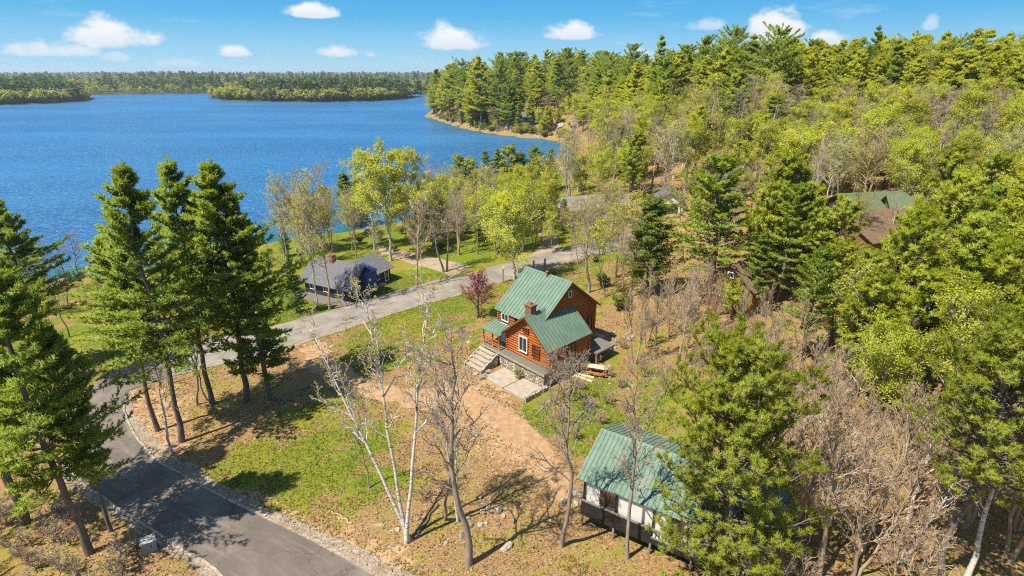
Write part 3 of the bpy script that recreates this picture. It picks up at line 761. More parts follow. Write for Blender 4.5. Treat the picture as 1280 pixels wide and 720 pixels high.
# ------------------------------------------------------------------ roads and paths
def resample(P, step):
    P = np.asarray(P, float); n = len(P)
    out = []
    for i in range(n - 1):                                  # Catmull-Rom
        p0, p1, p2, p3 = P[max(i - 1, 0)], P[i], P[i + 1], P[min(i + 2, n - 1)]
        k = max(2, int(np.linalg.norm(p2 - p1) / step))
        for t in np.arange(k) / k:
            out.append(.5 * ((2 * p1) + (-p0 + p2) * t + (2 * p0 - 5 * p1 + 4 * p2 - p3) * t * t + (-p0 + 3 * p1 - 3 * p2 + p3) * t ** 3))
    out.append(P[-1]); return np.array(out)

def strip(name, A, B, mat, lift, step=.8, across=9, ragged=0.0, kind='structure', seed=1):
    """a sheet between two world polylines (equal counts), draped on the ground"""
    rng = np.random.default_rng(seed)
    C = np.concatenate([A, B], 1); C = resample(C, step); A, B = C[:, :2], C[:, 2:]
    n = len(A)
    if ragged:
        def jag(): 
            w = rng.normal(size=n); return np.convolve(w, [.25, .5, .25], 'same') * ragged
        e = unit(B - A); A = A - e * jag()[:, None]; B = B + e * jag()[:, None]
    t = np.linspace(0, 1, across)
    P = A[:, None] * (1 - t)[None, :, None] + B[:, None] * t[None, :, None]
    z = height(P.reshape(-1, 2)) + lift
    d = np.concatenate([[0], np.cumsum(np.linalg.norm(np.diff((A + B) / 2, axis=0), axis=1))])
    uv = np.stack([np.tile(t, n), np.repeat(d, across)], 1)
    i = np.arange(n * across).reshape(n, across)
    Fc = np.stack([i[:-1, :-1], i[:-1, 1:], i[1:, 1:], i[1:, :-1]], -1).reshape(-1, 4)
    me = mesh_data(name, np.column_stack([P.reshape(-1, 2), z]), [Fc], [mat], True, uv=uv)
    return tag(link(name, me), kind=kind)

def px_line(L): return np.array([at(*p)[:2] for p in L])
OUT = px_line([(318, 760), (262, 706), (190, 660), (136, 627), (102, 601), (88, 572), (86, 542), (94, 514), (112, 488), (142, 464), (192, 443), (262, 425), (330, 411), (400, 392), (470, 372), (540, 352), (600, 338), (660, 322), (720, 307), (775, 293), (840, 279)])
INN = px_line([(520, 748), (428, 698), (330, 648), (250, 609), (208, 584), (182, 562), (167, 545), (158, 525), (154, 506), (164, 488), (216, 471), (287, 453), (350, 436), (410, 416), (470, 397), (530, 379), (580, 365), (634, 349), (694, 332), (745, 318), (806, 302)])
strip('road', OUT[:11], INN[:11], M['asphalt'], .055, ragged=.05)
strip('road', OUT[10:], INN[10:], M['old_asphalt'], .05, ragged=.12, seed=2)
e = unit(INN - OUT)
strip('gravel_shoulder', INN[:10] - e[:10] * .35, INN[:10] + e[:10] * np.array([2.0, 1.8, 1.6, 1.5, 1.5, 1.6, 1.7, 1.8, 1.6, 1.3])[:, None], M['gravel'], .035, ragged=.22, across=5, seed=3)
strip('gravel_shoulder', OUT[:6] - e[:6] * 1.2, OUT[:6] + e[:6] * .3, M['gravel'], .035, ragged=.2, across=5, seed=4)
strip('gravel_shoulder', INN[11:] - e[11:] * .3, INN[11:] + e[11:] * .7, M['path'], .03, ragged=.2, across=4, seed=5)
strip('path', px_line([(470, 306), (500, 314), (545, 323), (590, 333)]), px_line([(476, 318), (505, 327), (540, 337), (566, 346)]), M['path'], .04, ragged=.25, across=6, seed=6)
strip('path', px_line([(652, 324), (672, 312), (676, 298), (664, 283)]), px_line([(690, 318), (698, 306), (692, 292), (682, 281)]), M['path'], .04, ragged=.15, across=6, seed=7)
# low concrete kerbs along the front road
def kerb(line, side, i0, i1, w=.18, h=.07):
    L = resample(line[i0:i1], .5); n = len(L); t = unit(np.gradient(L, axis=0)); nrm = np.stack([-t[:, 1], t[:, 0]], 1) * side
    prof = [(0, -.1), (0, h - .03), (.03, h), (w - .03, h), (w, h - .03), (w, -.1)]
    V = []
    rng = np.random.default_rng(i0 + 9); wv = np.convolve(rng.normal(size=n), np.ones(5) / 5, 'same') * .12
    for o, z in prof:
        q = L + nrm * (o + wv[:, None]); V.append(np.column_stack([q, height(q) + .05 + z]))
    V = np.stack(V, 1); m = len(prof); i = np.arange(n * m).reshape(n, m)
    Fc = np.stack([i[:-1, :-1], i[:-1, 1:], i[1:, 1:], i[1:, :-1]], -1).reshape(-1, 4)
    return tag(link('kerb', mesh_data('kerb', V.reshape(-1, 3), [Fc, [list(i[0])], [list(i[-1])[::-1]]], [M['concrete']])), kind='structure')
kerb(OUT, 1, 0, 5); kerb(INN, -1, 2, 9)
# sandy drive
DA = px_line([(372, 425), (388, 446), (420, 470), (480, 492), (560, 490), (612, 490), (655, 525), (690, 560), (715, 595)])
DB = px_line([(420, 428), (428, 446), (450, 462), (500, 472), (560, 462), (605, 468), (690, 530), (720, 565), (745, 600)])
DA = px_line([(366, 440), (376, 462), (420, 492), (490, 512), (560, 520), (612, 540), (655, 580), (680, 612), (700, 650)])
DB = px_line([(412, 424), (426, 446), (455, 466), (505, 480), (560, 478), (612, 490), (660, 520), (690, 552), (722, 590)])
DM = (DA + DB) / 2; DA = DM + (DA - DM) * .66; DB = DM + (DB - DM) * .66
strip('driveway', DA, DB, M['driveway'], .03, ragged=.45, across=12, seed=8)

# ------------------------------------------------------------------ far shores across the lake
def far_land(name, px, rise, width, cell, back):
    """back: extra world points closing the outline"""
    poly = np.array([flat(a, b, LAKE) for a, b in px] + back)
    x0, y0 = poly.min(0); x1, y1 = poly.max(0)
    X, Y = np.meshgrid(np.arange(x0 - cell, x1 + 2 * cell, cell), np.arange(y0 - cell, y1 + 2 * cell, cell))
    P = np.stack([X.ravel(), Y.ravel()], 1); d = sdist(P, poly)
    z = LAKE + np.where(d > 0, .5 + rise * (1 - np.exp(-d / width)) * (1 + .3 * np.sin(P[:, 0] * .008 + 1) * np.sin(P[:, 1] * .006)), np.maximum(d * .1, -3))
    i = np.arange(len(P)).reshape(X.shape)
    Fc = np.stack([i[:-1, :-1], i[:-1, 1:], i[1:, 1:], i[1:, :-1]], -1).reshape(-1, 4)
    keep = (d[Fc] > -2 * cell).any(1)
    me = mesh_data(name, np.column_stack([P, z]), [Fc[keep]], [M['forest_floor']], True)
    tag(link(name, me), kind='structure')
    def zf(Q):
        dq = sdist(Q, poly)
        return LAKE + .5 + rise * (1 - np.exp(-np.maximum(dq, 0) / width)) * (1 + .3 * np.sin(Q[:, 0] * .008 + 1) * np.sin(Q[:, 1] * .006))
    return poly, zf
FAR = [
    (far_land('peninsula', [(258, 122.5), (275, 125.5), (330, 127.5), (400, 128), (460, 127), (505, 124), (520, 121.5)], 4.5, 60, 6, [(-100, 800), (-180, 850), (-330, 820)]), 2900, .0),
    (far_land('far_shore', [(-120, 134), (0, 131.5), (60, 129.5), (105, 126.5), (116, 123.5), (108, 121)], 7, 90, 9, [(-640, 780), (-1100, 800), (-1300, 500)]), 2600, .0),
    (far_land('far_hills', [(-200, 121), (60, 120), (112, 118.8), (190, 118), (270, 117.3), (400, 116), (520, 116), (660, 116)], 11, 260, 22, [(400, 1500), (500, 3600), (-4200, 3600), (-2600, 1000)]), 14000, .0),
]
rngf = np.random.default_rng(5)
def small_conifer(rng):
    parts = []
    n = 46; z = rng.uniform(.12, 1, n) ** .8; az = rng.uniform(0, 6.28, n)
    r = .17 * (1.04 - z) ** .8 * rng.uniform(.4, 1.2, n) + .02
    P = np.stack([np.cos(az) * r, np.sin(az) * r, z], 1)
    return blades(rng, P, np.stack([np.cos(az), np.sin(az), 0 * az + .3], 1), 2, .13, .042, .9, .1)
def small_broadleaf(rng):
    n = 64; d = unit(rng.normal(size=(n, 3))); c = rng.integers(0, 5, n)
    cen = np.array([(0, 0, .68), (.12, 0, .55), (-.1, .08, .6), (0, -.12, .52), (.03, .06, .8)])[c]
    P = cen + d * np.array([.13, .13, .15]) * rng.uniform(.5, 1.1, (n, 1))
    a = leaf_quads(rng, P, .13)
    t, f = tubes(np.array([[[0, 0, 0], [0, 0, .6]]]), np.array([[.012, .006]]), 3)
    return merge([a, (t, f)])
SMALL = {'far_conifers': [small_conifer(rngf) for _ in range(5)], 'far_leafing_trees': [small_broadleaf(rngf) for _ in range(5)]}
M['far_dark'] = foliage('far_conifer_needles', (.045, .095, .030), (.150, .210, .045), .3)
M['far_leaf'] = foliage('far_spring_leaves', (.200, .240, .040), (.430, .410, .080), .45)
acc = {'far_conifers': [], 'far_leafing_trees': []}
for (poly, zf), n, _ in FAR:
    x0, y0 = poly.min(0); x1, y1 = poly.max(0); Q = np.empty((0, 2))
    while len(Q) < n:
        c = np.stack([rngf.uniform(x0, x1, 6000), rngf.uniform(y0, y1, 6000)], 1)
        d = sdist(c, poly); keep = (d > 2) & (rngf.random(6000) < np.exp(-d / 190) * .93 + .05); keep &= (np.abs(c[:, 0]) < c[:, 1] * 1.05)
        Q = np.concatenate([Q, c[keep]])
    Q = Q[:n]; z = zf(Q)
    pick = np.sin(Q[:, 0] * .021 + 2 * np.sin(Q[:, 1] * .013)) + rngf.normal(size=n) * .8 - np.clip(40 - sdist(Q, poly), 0, 40) * .035
    for q, zz, pk in zip(Q, z, pick):
        key = 'far_conifers' if pk > .15 else 'far_leafing_trees'
        V, Fc = SMALL[key][rngf.integers(5)]
        hh = (9 + 13 * rngf.random() ** 1.5) if key == 'far_conifers' else 8 + 8 * rngf.random() ** 1.3
        a = rngf.uniform(0, 6.28); ca, sa = math.cos(a), math.sin(a)
        W = np.stack([V[:, 0] * ca - V[:, 1] * sa, V[:, 0] * sa + V[:, 1] * ca, V[:, 2]], 1) * hh * np.array([1.5, 1.5, 1])
        acc[key].append((W + np.array([q[0], q[1], zz - .5]), Fc))
for key, mat in (('far_conifers', 'far_dark'), ('far_leafing_trees', 'far_leaf')):
    V, Fc = merge(acc[key])
    tris = [f for f in Fc if f.shape[1] == 3]; quads = [f for f in Fc if f.shape[1] == 4]
    me = mesh_data(key, V, [np.concatenate(x) for x in (tris, quads) if x], [M[mat]])
    tag(link(key, me), 'dark conifers covering the far shores across the lake' if key == 'far_conifers' else 'yellow green leafing trees covering the far shores across the lake', 'forest', kind='stuff')
# ------------------------------------------------------------------ building pieces
def roof_slab(mb, quad, th=.09, ribs=0, rib_h=.035, rib_w=.045):
    """quad: eave0, eave1, ridge1, ridge0 (3-D) -> slab with standing seams running eave to ridge"""
    q = np.asarray(quad, float); nrm = unit(np.cross(q[1] - q[0], q[3] - q[0]))
    if nrm[2] < 0: nrm = -nrm
    mb.prism(q, -nrm * th)
    for k in range(ribs):
        t = (k + .5) / ribs
        a = q[0] * (1 - t) + q[1] * t; b = q[3] * (1 - t) + q[2] * t
        e = unit(q[1] - q[0]) * rib_w / 2
        mb.prism([a - e + nrm * .002, a + e + nrm * .002, b + e + nrm * .002, b - e + nrm * .002], nrm * rib_h)

def log_wall(mb, p0, p1, z0, ztop, r=.15, n_out=None, ext=.18, axis_fn=None):
    """courses of round logs between two plan points; ztop(t) gives the wall height at fraction t"""
    p0 = np.asarray(p0, float); p1 = np.asarray(p1, float); L = np.linalg.norm(p1 - p0); d = (p1 - p0) / L
    ts = np.linspace(0, 1, 201); tops = np.array([ztop(t) for t in ts])
    z = z0 + r
    while True:
        ok = ts[tops >= z + r * .3]
        if len(ok) == 0: break
        a = p0 + d * L * ok[0]; b = p0 + d * L * ok[-1]
        if ok[0] == 0: a = a - d * ext
        if ok[-1] == 1: b = b + d * ext
        mb.bar((*a, z), (*b, z), r * 1.04, 9)
        z += r * 2
    # solid core behind the rounds
    poly = [(*p0, z0)] + [(*(p0 + d * L * t), ztop(t)) for t in (0, .25, .5, .75, 1)] + [(*p1, z0)]
    return poly

def window(parent, o, u, w, h, depth=.05, frame=.09, mat='cream_frame', glass_mat='glass', cross=(1, 0), label=None):
    """window on a wall: o = lower left corner (3-D), u = unit direction along the wall; outward normal is u x z"""
    o = np.asarray(o, float); u = np.asarray(u, float); nrm = np.cross(u, UP); z = UP
    def rect(x0, x1, z0, z1, d0, d1, mb): mb.prism([o + u * x0 + z * z0 + nrm * d0, o + u * x1 + z * z0 + nrm * d0, o + u * x1 + z * z1 + nrm * d0, o + u * x0 + z * z1 + nrm * d0], nrm * (d1 - d0))
    mb = MB(); rect(0, frame, 0, h, 0, depth, mb); rect(w - frame, w, 0, h, 0, depth, mb); rect(frame, w - frame, 0, frame, 0, depth, mb); rect(frame, w - frame, h - frame, h, 0, depth, mb)
    for k in range(cross[0]): x = w * (k + 1) / (cross[0] + 1); rect(x - .025, x + .025, frame, h - frame, .002, depth - .004, mb)
    for k in range(cross[1]): y = h * (k + 1) / (cross[1] + 1); rect(frame, w - frame, y - .02, y + .02, .003, depth - .008, mb)
    f = mb.build('window', M[mat], parent)
    if label: f['label'] = label
    g = MB(); rect(frame * .8, w - frame * .8, frame * .8, h - frame * .8, -.02, .016, g); g.build('pane', M[glass_mat], f)
    return f

# ------------------------------------------------------------------ log house
HO = np.array([-.45, 49.06, 0.]); HTH = -.82
house = thing('log_house', 'orange log house with two steep green metal roofs above a fieldstone base', 'house', HO, HTH)
W_, ZD, ZE, ZR = 5.69, 1.63, 3.80, 6.19
SLW = (ZR - ZE) / (W_ / 2)
B1, B2, AL, AG, ZME, ZMR = .92, 9.1, -2.2, 3.29, 5.12, 8.33
BM = (B1 + B2) / 2; SLM = (ZMR - ZME) / (BM - B1)
mb = MB()
gable = lambda t: ZE + (1 - abs(2 * t - 1)) * (ZR - ZE) - .1
side = lambda t: ZE - .05
poly = log_wall(mb, (0, 0), (W_, 0), ZD, gable, .13); mb.prism([(x, y + .08, z) for x, y, z in poly], (0, .08, 0))
poly = log_wall(mb, (W_, .02), (W_, 5.4), ZD, side, .13); mb.prism([(x - .08, y, z) for x, y, z in poly], (-.08, 0, 0))
poly = log_wall(mb, (0, .02), (0, B1), ZD, side, .13); mb.prism([(x + .08, y, z) for x, y, z in poly], (.08, 0, 0))
poly = log_wall(mb, (AG + .02, 5.4), (W_, 5.4), ZD, lambda t: ZE + (1 - t) * 2.39 * .84 - .1, .13); mb.prism([(x, y - .08, z) for x, y, z in poly], (0, -.08, 0))
mb.build('wing_wall', M['log'], house, True)
mb = MB()
mg = lambda t: ZME + (1 - abs(2 * t - 1)) * (ZMR - ZME) - .12
poly = log_wall(mb, (AG, B1), (AG, B2), ZD, mg, .13); mb.prism([(x - .08, y, z) for x, y, z in poly], (-.08, 0, 0))
poly = log_wall(mb, (AL, B1), (AL, B2), ZD, mg, .13); mb.prism([(x + .08, y, z) for x, y, z in poly], (.08, 0, 0))
poly = log_wall(mb, (AL + .02, B1), (-.02, B1), ZD, lambda t: ZME - .05, .13); mb.prism([(x, y + .08, z) for x, y, z in poly], (0, .08, 0))
poly = log_wall(mb, (AL + .02, B2), (AG - .02, B2), ZD, lambda t: ZME - .05, .13); mb.prism([(x, y - .08, z) for x, y, z in poly], (0, -.08, 0))
mb.build('main_wall', M['log'], house, True)
# roofs
mb = MB()
zm = lambda b: ZMR - SLM * abs(b - BM)
eb0, eb1, a0, a1 = B1 - .30, B2 + .45, AL - .4, AG + .42
roof_slab(mb, [(a0, eb0, zm(eb0)), (a1, eb0, zm(eb0)), (a1, BM, ZMR), (a0, BM, ZMR)], .09, 15)
roof_slab(mb, [(a0, eb1, zm(eb1)), (a1, eb1, zm(eb1)), (a1, BM, ZMR), (a0, BM, ZMR)], .09, 15)
mb.prism([(a0 - .01, BM - .16, ZMR - .09), (a0 - .01, BM, ZMR + .05), (a0 - .01, BM + .16, ZMR - .09), (a0 - .01, BM, ZMR - .02)], (a1 - a0 + .02, 0, 0))
mr = mb.build('main_roof', M['main_roof'], house)
mb = MB(); mb.bar((.6, BM - .25, ZMR - .2), (.6, BM - .25, ZMR + .35), .11, 10); mb.bar((.6, BM - .25, ZMR + .35), (.6, BM - .25, ZMR + .42), .16, 10, .05)
mb.build('vent_pipe', M['rust'], mr)
mb = MB(); zw = lambda a: ZR - SLW * abs(a - W_ / 2)
er, elft = W_ + .25, -.27
roof_slab(mb, [(er, -.55, zw(er)), (er, 5.64, zw(er)), (W_ / 2, 5.64, ZR), (W_ / 2, -.55, ZR)], .08, 15, .055, .06)
aj = W_ / 2 - (ZR - zm(eb0)) / SLW; bj = BM - (ZMR - ZR) / SLM
mb.prism([(elft, -.55, zw(elft)), (W_ / 2, -.55, ZR), (W_ / 2, bj + .15, ZR), (aj, eb0 + .1, zw(aj)), (elft, B1 - .05, zw(elft))], (0, 0, -.1))
for k in range(8):
    b = -.4 + k * .38
    if b > bj: break
    al = elft if b < B1 - .1 else W_ / 2 - (ZR - zm(b)) / SLW
    nv = unit(np.array([-SLW, 0, 1.])); mb.prism([np.array((al, b - .022, zw(al))) + nv * .002, np.array((al, b + .022, zw(al))) + nv * .002, np.array((W_ / 2, b + .022, ZR)) + nv * .002, np.array((W_ / 2, b - .022, ZR)) + nv * .002], nv * .035)
mb.prism([(W_ / 2 - .16, -.56, ZR - .1), (W_ / 2, -.56, ZR + .05), (W_ / 2 + .16, -.56, ZR - .1), (W_ / 2, -.56, ZR - .02)], (0, bj + .5, 0))
mb.build('wing_roof', M['wing_roof'], house)
# dark bargeboards
mb = MB()
for sgn, e in ((-1, elft), (1, er)):
    a = np.array((W_ / 2, -.58, ZR - .03)); b = np.array((e, -.58, zw(e) - .03)); mb.prism([a, b, b - UP * .2, a - UP * .2], (0, .028, 0))
mb.build('bargeboard', M['log_dark'], house)
mb = MB()
for e in (eb0, eb1):
    a = np.array((a1 - .002, BM, ZMR - .03)); b = np.array((a1 - .002, e, zm(e) - .03)); mb.prism([a, b, b - UP * .22, a - UP * .22], (.03, 0, 0))
    a = np.array((a0 + .002, BM, ZMR - .03)); b = np.array((a0 + .002, e, zm(e) - .03)); mb.prism([a, b, b - UP * .22, a - UP * .22], (-.03, 0, 0))
mb.build('bargeboard', M['log_dark'], house)
# chimney
mb = MB(); mb.box(2.15, .25, 5.2, 2.95, .95, 6.85); mb.box(2.08, .18, 6.85, 3.02, 1.02, 6.97)
ch = mb.build('chimney', M['brick'], house)
MB().bar((2.55, .6, 6.97), (2.55, .6, 7.2), .14, 10).build('flue', M['rust'], ch)
# fieldstone base
mb = MB(); mb.box(-.7, -.86, -.6, W_ + .12, -.2, ZD - .27); mb.box(W_ - .3, -.2, -.6, W_ + .12, 5.5, ZD - .03); mb.box(AL - .05, B1 - .1, -.6, AG + .05, B2 + .05, ZD - .04); mb.box(AL - .3, -.86, -.6, -.7, B1 - .1, ZD - .32)
mb.build('stone_foundation', M['stone'], house)
# deck round the front and the left
mb = MB(); mb.box(AL - .5, -1.05, ZD - .27, W_ + .3, B1 - .05, ZD - .03)
dk = mb.build('porch_deck', M['deck_edge'], house)
mb = MB()
for k in range(7): y = -1.03 + k * .15; mb.box(AL - .48, y, ZD - .03, W_ + .28, y + .138, ZD)
mb.build('deck_boards', M['deck_grey'], dk)
# porch roof on the left, on log posts
mb = MB(); roof_slab(mb, [(AL - .55, -.95, 3.25), (-.14, -.95, 3.25), (-.14, B1 - .12, 3.72), (AL - .55, B1 - .12, 3.72)], .07, 7)
mb.build('porch_roof', M['green_roof'], house)
for x in (AL - .4, -1.25, -.3):
    MB().bar((x, -.82, ZD), (x, -.82, 3.22), .085, 9).build('porch_post', M['log'], house, True)
mb = MB()
for za in (ZD + .35, ZD + .9): mb.bar((AL - .4, -.82, za), (-.3, -.82, za), .045, 7)
for k in range(9): x = AL - .25 + k * .215; mb.bar((x, -.82, ZD + .35), (x, -.82, ZD + .9), .026, 6)
mb.build('porch_railing', M['log'], house)
# openings
u = np.array([1., 0, 0])
window(house, (1.85, -.17, ZD + .62), u, 1.15, 1.62, .09, .1, 'cream_frame', 'glass', (1, 0), 'large window with a pale green frame in the front gable')
window(house, (2.35, -.17, ZD + 2.75), u, .75, .52, .08, .07, 'log_dark', 'glass', (1, 0), 'small window under the gable peak')
window(house, (3.6, -.17, ZD + .62), u, .95, 1.35, .08, .08, 'log_dark', 'glass', (2, 3), 'dark latticed window')
window(house, (-1.75, B1 - .17, ZD + .02), u, .95, 2.05, .07, .09, 'white_paint', 'curtain_glass', (0, 1), 'white glazed porch door')
window(house, (-1.6, B1 - .17, ZD + 2.35), u, 1.0, .85, .07, .08, 'white_paint', 'glass', (1, 0))
v = np.array([0, 1., 0])
window(house, (AG + .17, BM - .3, 6.7), v, .5, .7, .08, .08, 'cream_frame', 'glass', (0, 0), 'tiny window high in the right gable')
window(house, (AG + .17, 7.0, ZD + .55), v, .75, 1.5, .08, .07, 'log_dark', 'glass', (0, 1))
window(house, (AG + .17, 8.0, ZD + .55), v, .6, 1.5, .08, .07, 'log_dark', 'glass', (0, 1))
window(house, (W_ + .17, 2.2, ZD + .75), v, 1.1, 1.0, .08, .08, 'log_dark', 'glass', (1, 0))
# back deck on the right
mb = MB(); mb.box(AG + .2, 5.75, ZD - .25, AG + 3.3, 8.6, ZD - .1)
for k in range(18): y = 5.78 + k * .16; mb.box(AG + .22, y, ZD - .1, AG + 3.28, min(y + .145, 8.59), ZD - .06)
bd = mb.build('back_deck', M['deck_grey'], house)
mb = MB()
for x, y in ((AG + .5, 5.9), (AG + 3.1, 5.9), (AG + 3.1, 8.45), (AG + 2.3, 5.9)): mb.bar((x, y, -.4), (x, y, ZD - .25), .09, 7)
mb.build('deck_support', M['wood_post'], bd)

hw = lambda a, b, z=0: HO + np.array([a * math.cos(HTH) - b * math.sin(HTH), a * math.sin(HTH) + b * math.cos(HTH), z])
# stone steps up to the porch
t = thing('stone_steps', 'pale stone steps climbing to the log house porch', 'steps', hw(-1.55, -1.06), HTH)
zg = hz(*hw(-1.5, -3)[:2])
for k in range(5):
    mb = MB(); zt = ZD - .12 - (k + 1) * (ZD - .15 - zg) / 6; y = -.42 * k
    mb.box(-1.0, y - .42, zg - .4, 1.0, y, zt - .09)
    mb.build('riser', M['stone'], t)
    MB().box(-1.05, y - .46, zt - .09, 1.05, y + .02 if k else 0, zt + .002 * k).build('tread', M['slab'], t)
for x in (-1.32, 1.08):
    mb = MB(); mb.prism([(x, .0, zg - .3), (x, .0, ZD - .3), (x, -2.2, zg + .25), (x, -2.2, zg - .3)], (.24, 0, 0)); mb.build('side_wall', M['stone'], t)
# patio of two pale slabs
mb = MB()
for (a_, b_, c_, d_) in ((.55, -3.55, 3.2, -.92), (3.28, -3.5, 5.9, -.95)):
    z = max(hz(*hw(x, y)[:2]) for x in (a_, c_) for y in (b_, d_)) + .05
    mb.box(a_, b_, z - .5, c_, d_, z)
pt = mb.build('patio', M['slab'], None, loc=HO); pt.rotation_euler = (0, 0, HTH); tag(pt, kind='structure'); PZ = z
mb = MB(); mb.box(5.95, -3.6, -.5, 6.3, -.7, PZ + .3)
lw = mb.build('low_stone_wall', M['stone'], None, loc=HO); lw.rotation_euler = (0, 0, HTH); tag(lw, 'low fieldstone wall along the right edge of the patio', 'wall')
# planter
pp = hw(2.95, -1.45); p = thing('flower_pot', 'round pale pot of leafy plant on the stone patio', 'plant pot', (pp[0], pp[1], PZ))
mb = MB(); prof = [(.16, 0), (.24, .2), (.28, .4), (.30, .42), (.26, .42), (.22, .36)]
th = np.arange(14) * 2 * math.pi / 14; V = np.array([(r * math.cos(a), r * math.sin(a), z) for r, z in prof for a in th]); i = np.arange(len(V)).reshape(len(prof), 14)
mb.add(V, [np.stack([i[:-1], np.roll(i[:-1], -1, 1), np.roll(i[1:], -1, 1), i[1:]], -1).reshape(-1, 4), [list(i[0])[::-1]], [list(i[-1])]]); mb.build('pot', M['terracotta'], p, True)
rp = np.random.default_rng(3); P_ = rp.normal(size=(220, 3)) * [.2, .2, .2] + [0, 0, .66]
V, Fc = leaf_quads(rp, P_, .12); link('plant', mesh_data('plant', V, Fc, [M['leaf_bush']]), p)
# picnic table on the right of the house
pp = hw(7.6, 4.6); pt = thing('picnic_table', 'red stained wooden picnic table beside the back of the log house', 'table', (pp[0], pp[1], hz(*pp[:2])), HTH + .5)
mb = MB()
for k in range(5): mb.box(-.95, -.38 + k * .155, .72, .95, -.38 + k * .155 + .14, .76)
mb.build('tabletop', M['wood_pale'], pt)
for s in (-1, 1): MB().box(-.95, s * .72 - .13, .42, .95, s * .72 + .13, .46).build('bench_seat', M['wood_red'], pt)
for x in (-.6, .6):
    mb = MB(); mb.bar((x, -.75, 0), (x, .2, .72), .05, 5); mb.bar((x, .75, 0), (x, -.2, .72), .05, 5); mb.box(x - .04, -.8, .36, x + .04, .8, .42); mb.build('leg_frame', M['wood_red'], pt)
for i, (a, b, l, rz) in enumerate(((6.9, 3.3, 2.2, .4), (7.3, 2.9, 1.9, .2))):
    pp = hw(a, b); o = MB().obox((0, 0, .08), (l / 2, .12, .06)).build('timber_plank', M['wood_pale'], None, loc=(pp[0], pp[1], hz(*pp[:2]))); o.rotation_euler = (0, 0, HTH + rz)
    tag(o, ['long pale plank lying next to the picnic table', 'shorter pale plank lying nearest the house corner'][i], 'plank', 'planks by the picnic table')

# ------------------------------------------------------------------ green roofed cabin on posts, lower right
SO = np.array([4.65, 27.98, 0.]); STH = -.57
sh = thing('stilt_cabin', 'long white cabin on posts with green metal roof, half hidden by a pine', 'cabin', SO, STH)
L_, WS, zd, ze, zr = 10.2, 5.96, 2.2, 3.93, 5.25; sls = (zr - ze) / (WS / 2)
zs = lambda b: zr - sls * abs(b - WS / 2)
mb = MB()
roof_slab(mb, [(-.5, -.5, zs(-.5)), (L_ + .5, -.5, zs(-.5)), (L_ + .5, WS / 2, zr), (-.5, WS / 2, zr)], .08, 39, .03, .04)
roof_slab(mb, [(-.5, WS + .5, zs(WS + .5)), (L_ + .5, WS + .5, zs(WS + .5)), (L_ + .5, WS / 2, zr), (-.5, WS / 2, zr)], .08, 39, .03, .04)
mb.prism([(-.51, WS / 2 - .18, zr - .08), (-.51, WS / 2, zr + .05), (-.51, WS / 2 + .18, zr - .08), (-.51, WS / 2, zr - .02)], (L_ + 1.02, 0, 0))
mb.build('roof', M['stilt_roof'], sh)
mb = MB(); FW = -.24; mb.prism([(.0, FW, 1.6), (0, WS, 1.6), (0, WS, ze - .02), (0, WS / 2, zr - .12), (0, FW, zs(FW) - .12)], (.12, 0, 0)); mb.box(.12, FW, 1.6, L_ - .12, FW + .12, zs(FW) - .14)
mb.prism([(L_ - .12, FW, 1.6), (L_ - .12, WS, 1.6), (L_ - .12, WS, ze - .02), (L_ - .12, WS / 2, zr - .12), (L_ - .12, FW, zs(FW) - .12)], (.12, 0, 0)); mb.box(.12, WS - .12, 1.6, L_ - .12, WS, ze - .05)
mb.build('wall', M['siding_white'], sh)
mb = MB(); mb.box(-.02, -.42, 1.5, L_, WS, 1.6); mb.build('floor', M['wood_post'], sh)
mb = MB(); mb.box(-.1, -.5, 1.12, 4.4, -.42, 2.22); mb.box(-.1, -.42, 1.12, -.03, WS, 1.75); mb.box(4.4, -.49, 1.2, L_, -.42, 1.62)
mb.build('dark_skirt', M['black_paint'], sh)
mb = MB(); mb.box(-.12, -.54, 2.22, L_ + .02, -.40, 2.28); mb.box(4.4, -.53, 1.62, L_, -.41, 1.72); mb.build('white_rail', M['deck_grey'], sh)
mb = MB()
for k in range(27): x = 4.5 + k * .205; mb.box(x, -.48, 1.72, x + .1, -.45, 2.22)
mb.build('baluster_row', M['siding_white'], sh)
for x in (.0, 2.1, 4.4, 6.8, 8.5, L_ - .1): MB().box(x - .06, -.52, -.6, x + .06, -.40 - .02, 1.12 if x < 4.4 else 1.2).build('post', M['wood_post'], sh)
for x in (.0, 2.1, 4.4, 6.8, 8.5, L_ - .1): MB().box(x - .05, -.39, 1.62, x + .05, -.29, zs(-.34) - .1).build('porch_post', M['black_paint'], sh)
for x in (.1, 4.0, 8.0, L_ - .2): MB().box(x - .1, WS - .3, -.6, x + .1, WS - .1, 1.5).build('post', M['wood_post'], sh)
MB().box(.0, 1.2, -.6, L_, WS - .4, 1.5).build('base_wall', M['black_paint'], sh)
window(sh, (1.0, FW - .02, 2.28), u, 1.15, 1.05, .06, .07, 'log_dark', 'glass', (1, 1)); window(sh, (5.2, FW - .02, 1.75), u, .9, 1.75, .06, .08, 'log_dark', 'glass', (0, 1)); window(sh, (7.5, FW - .02, 2.25), u, 1.3, 1.0, .06, .07, 'log_dark', 'glass', (1, 0))

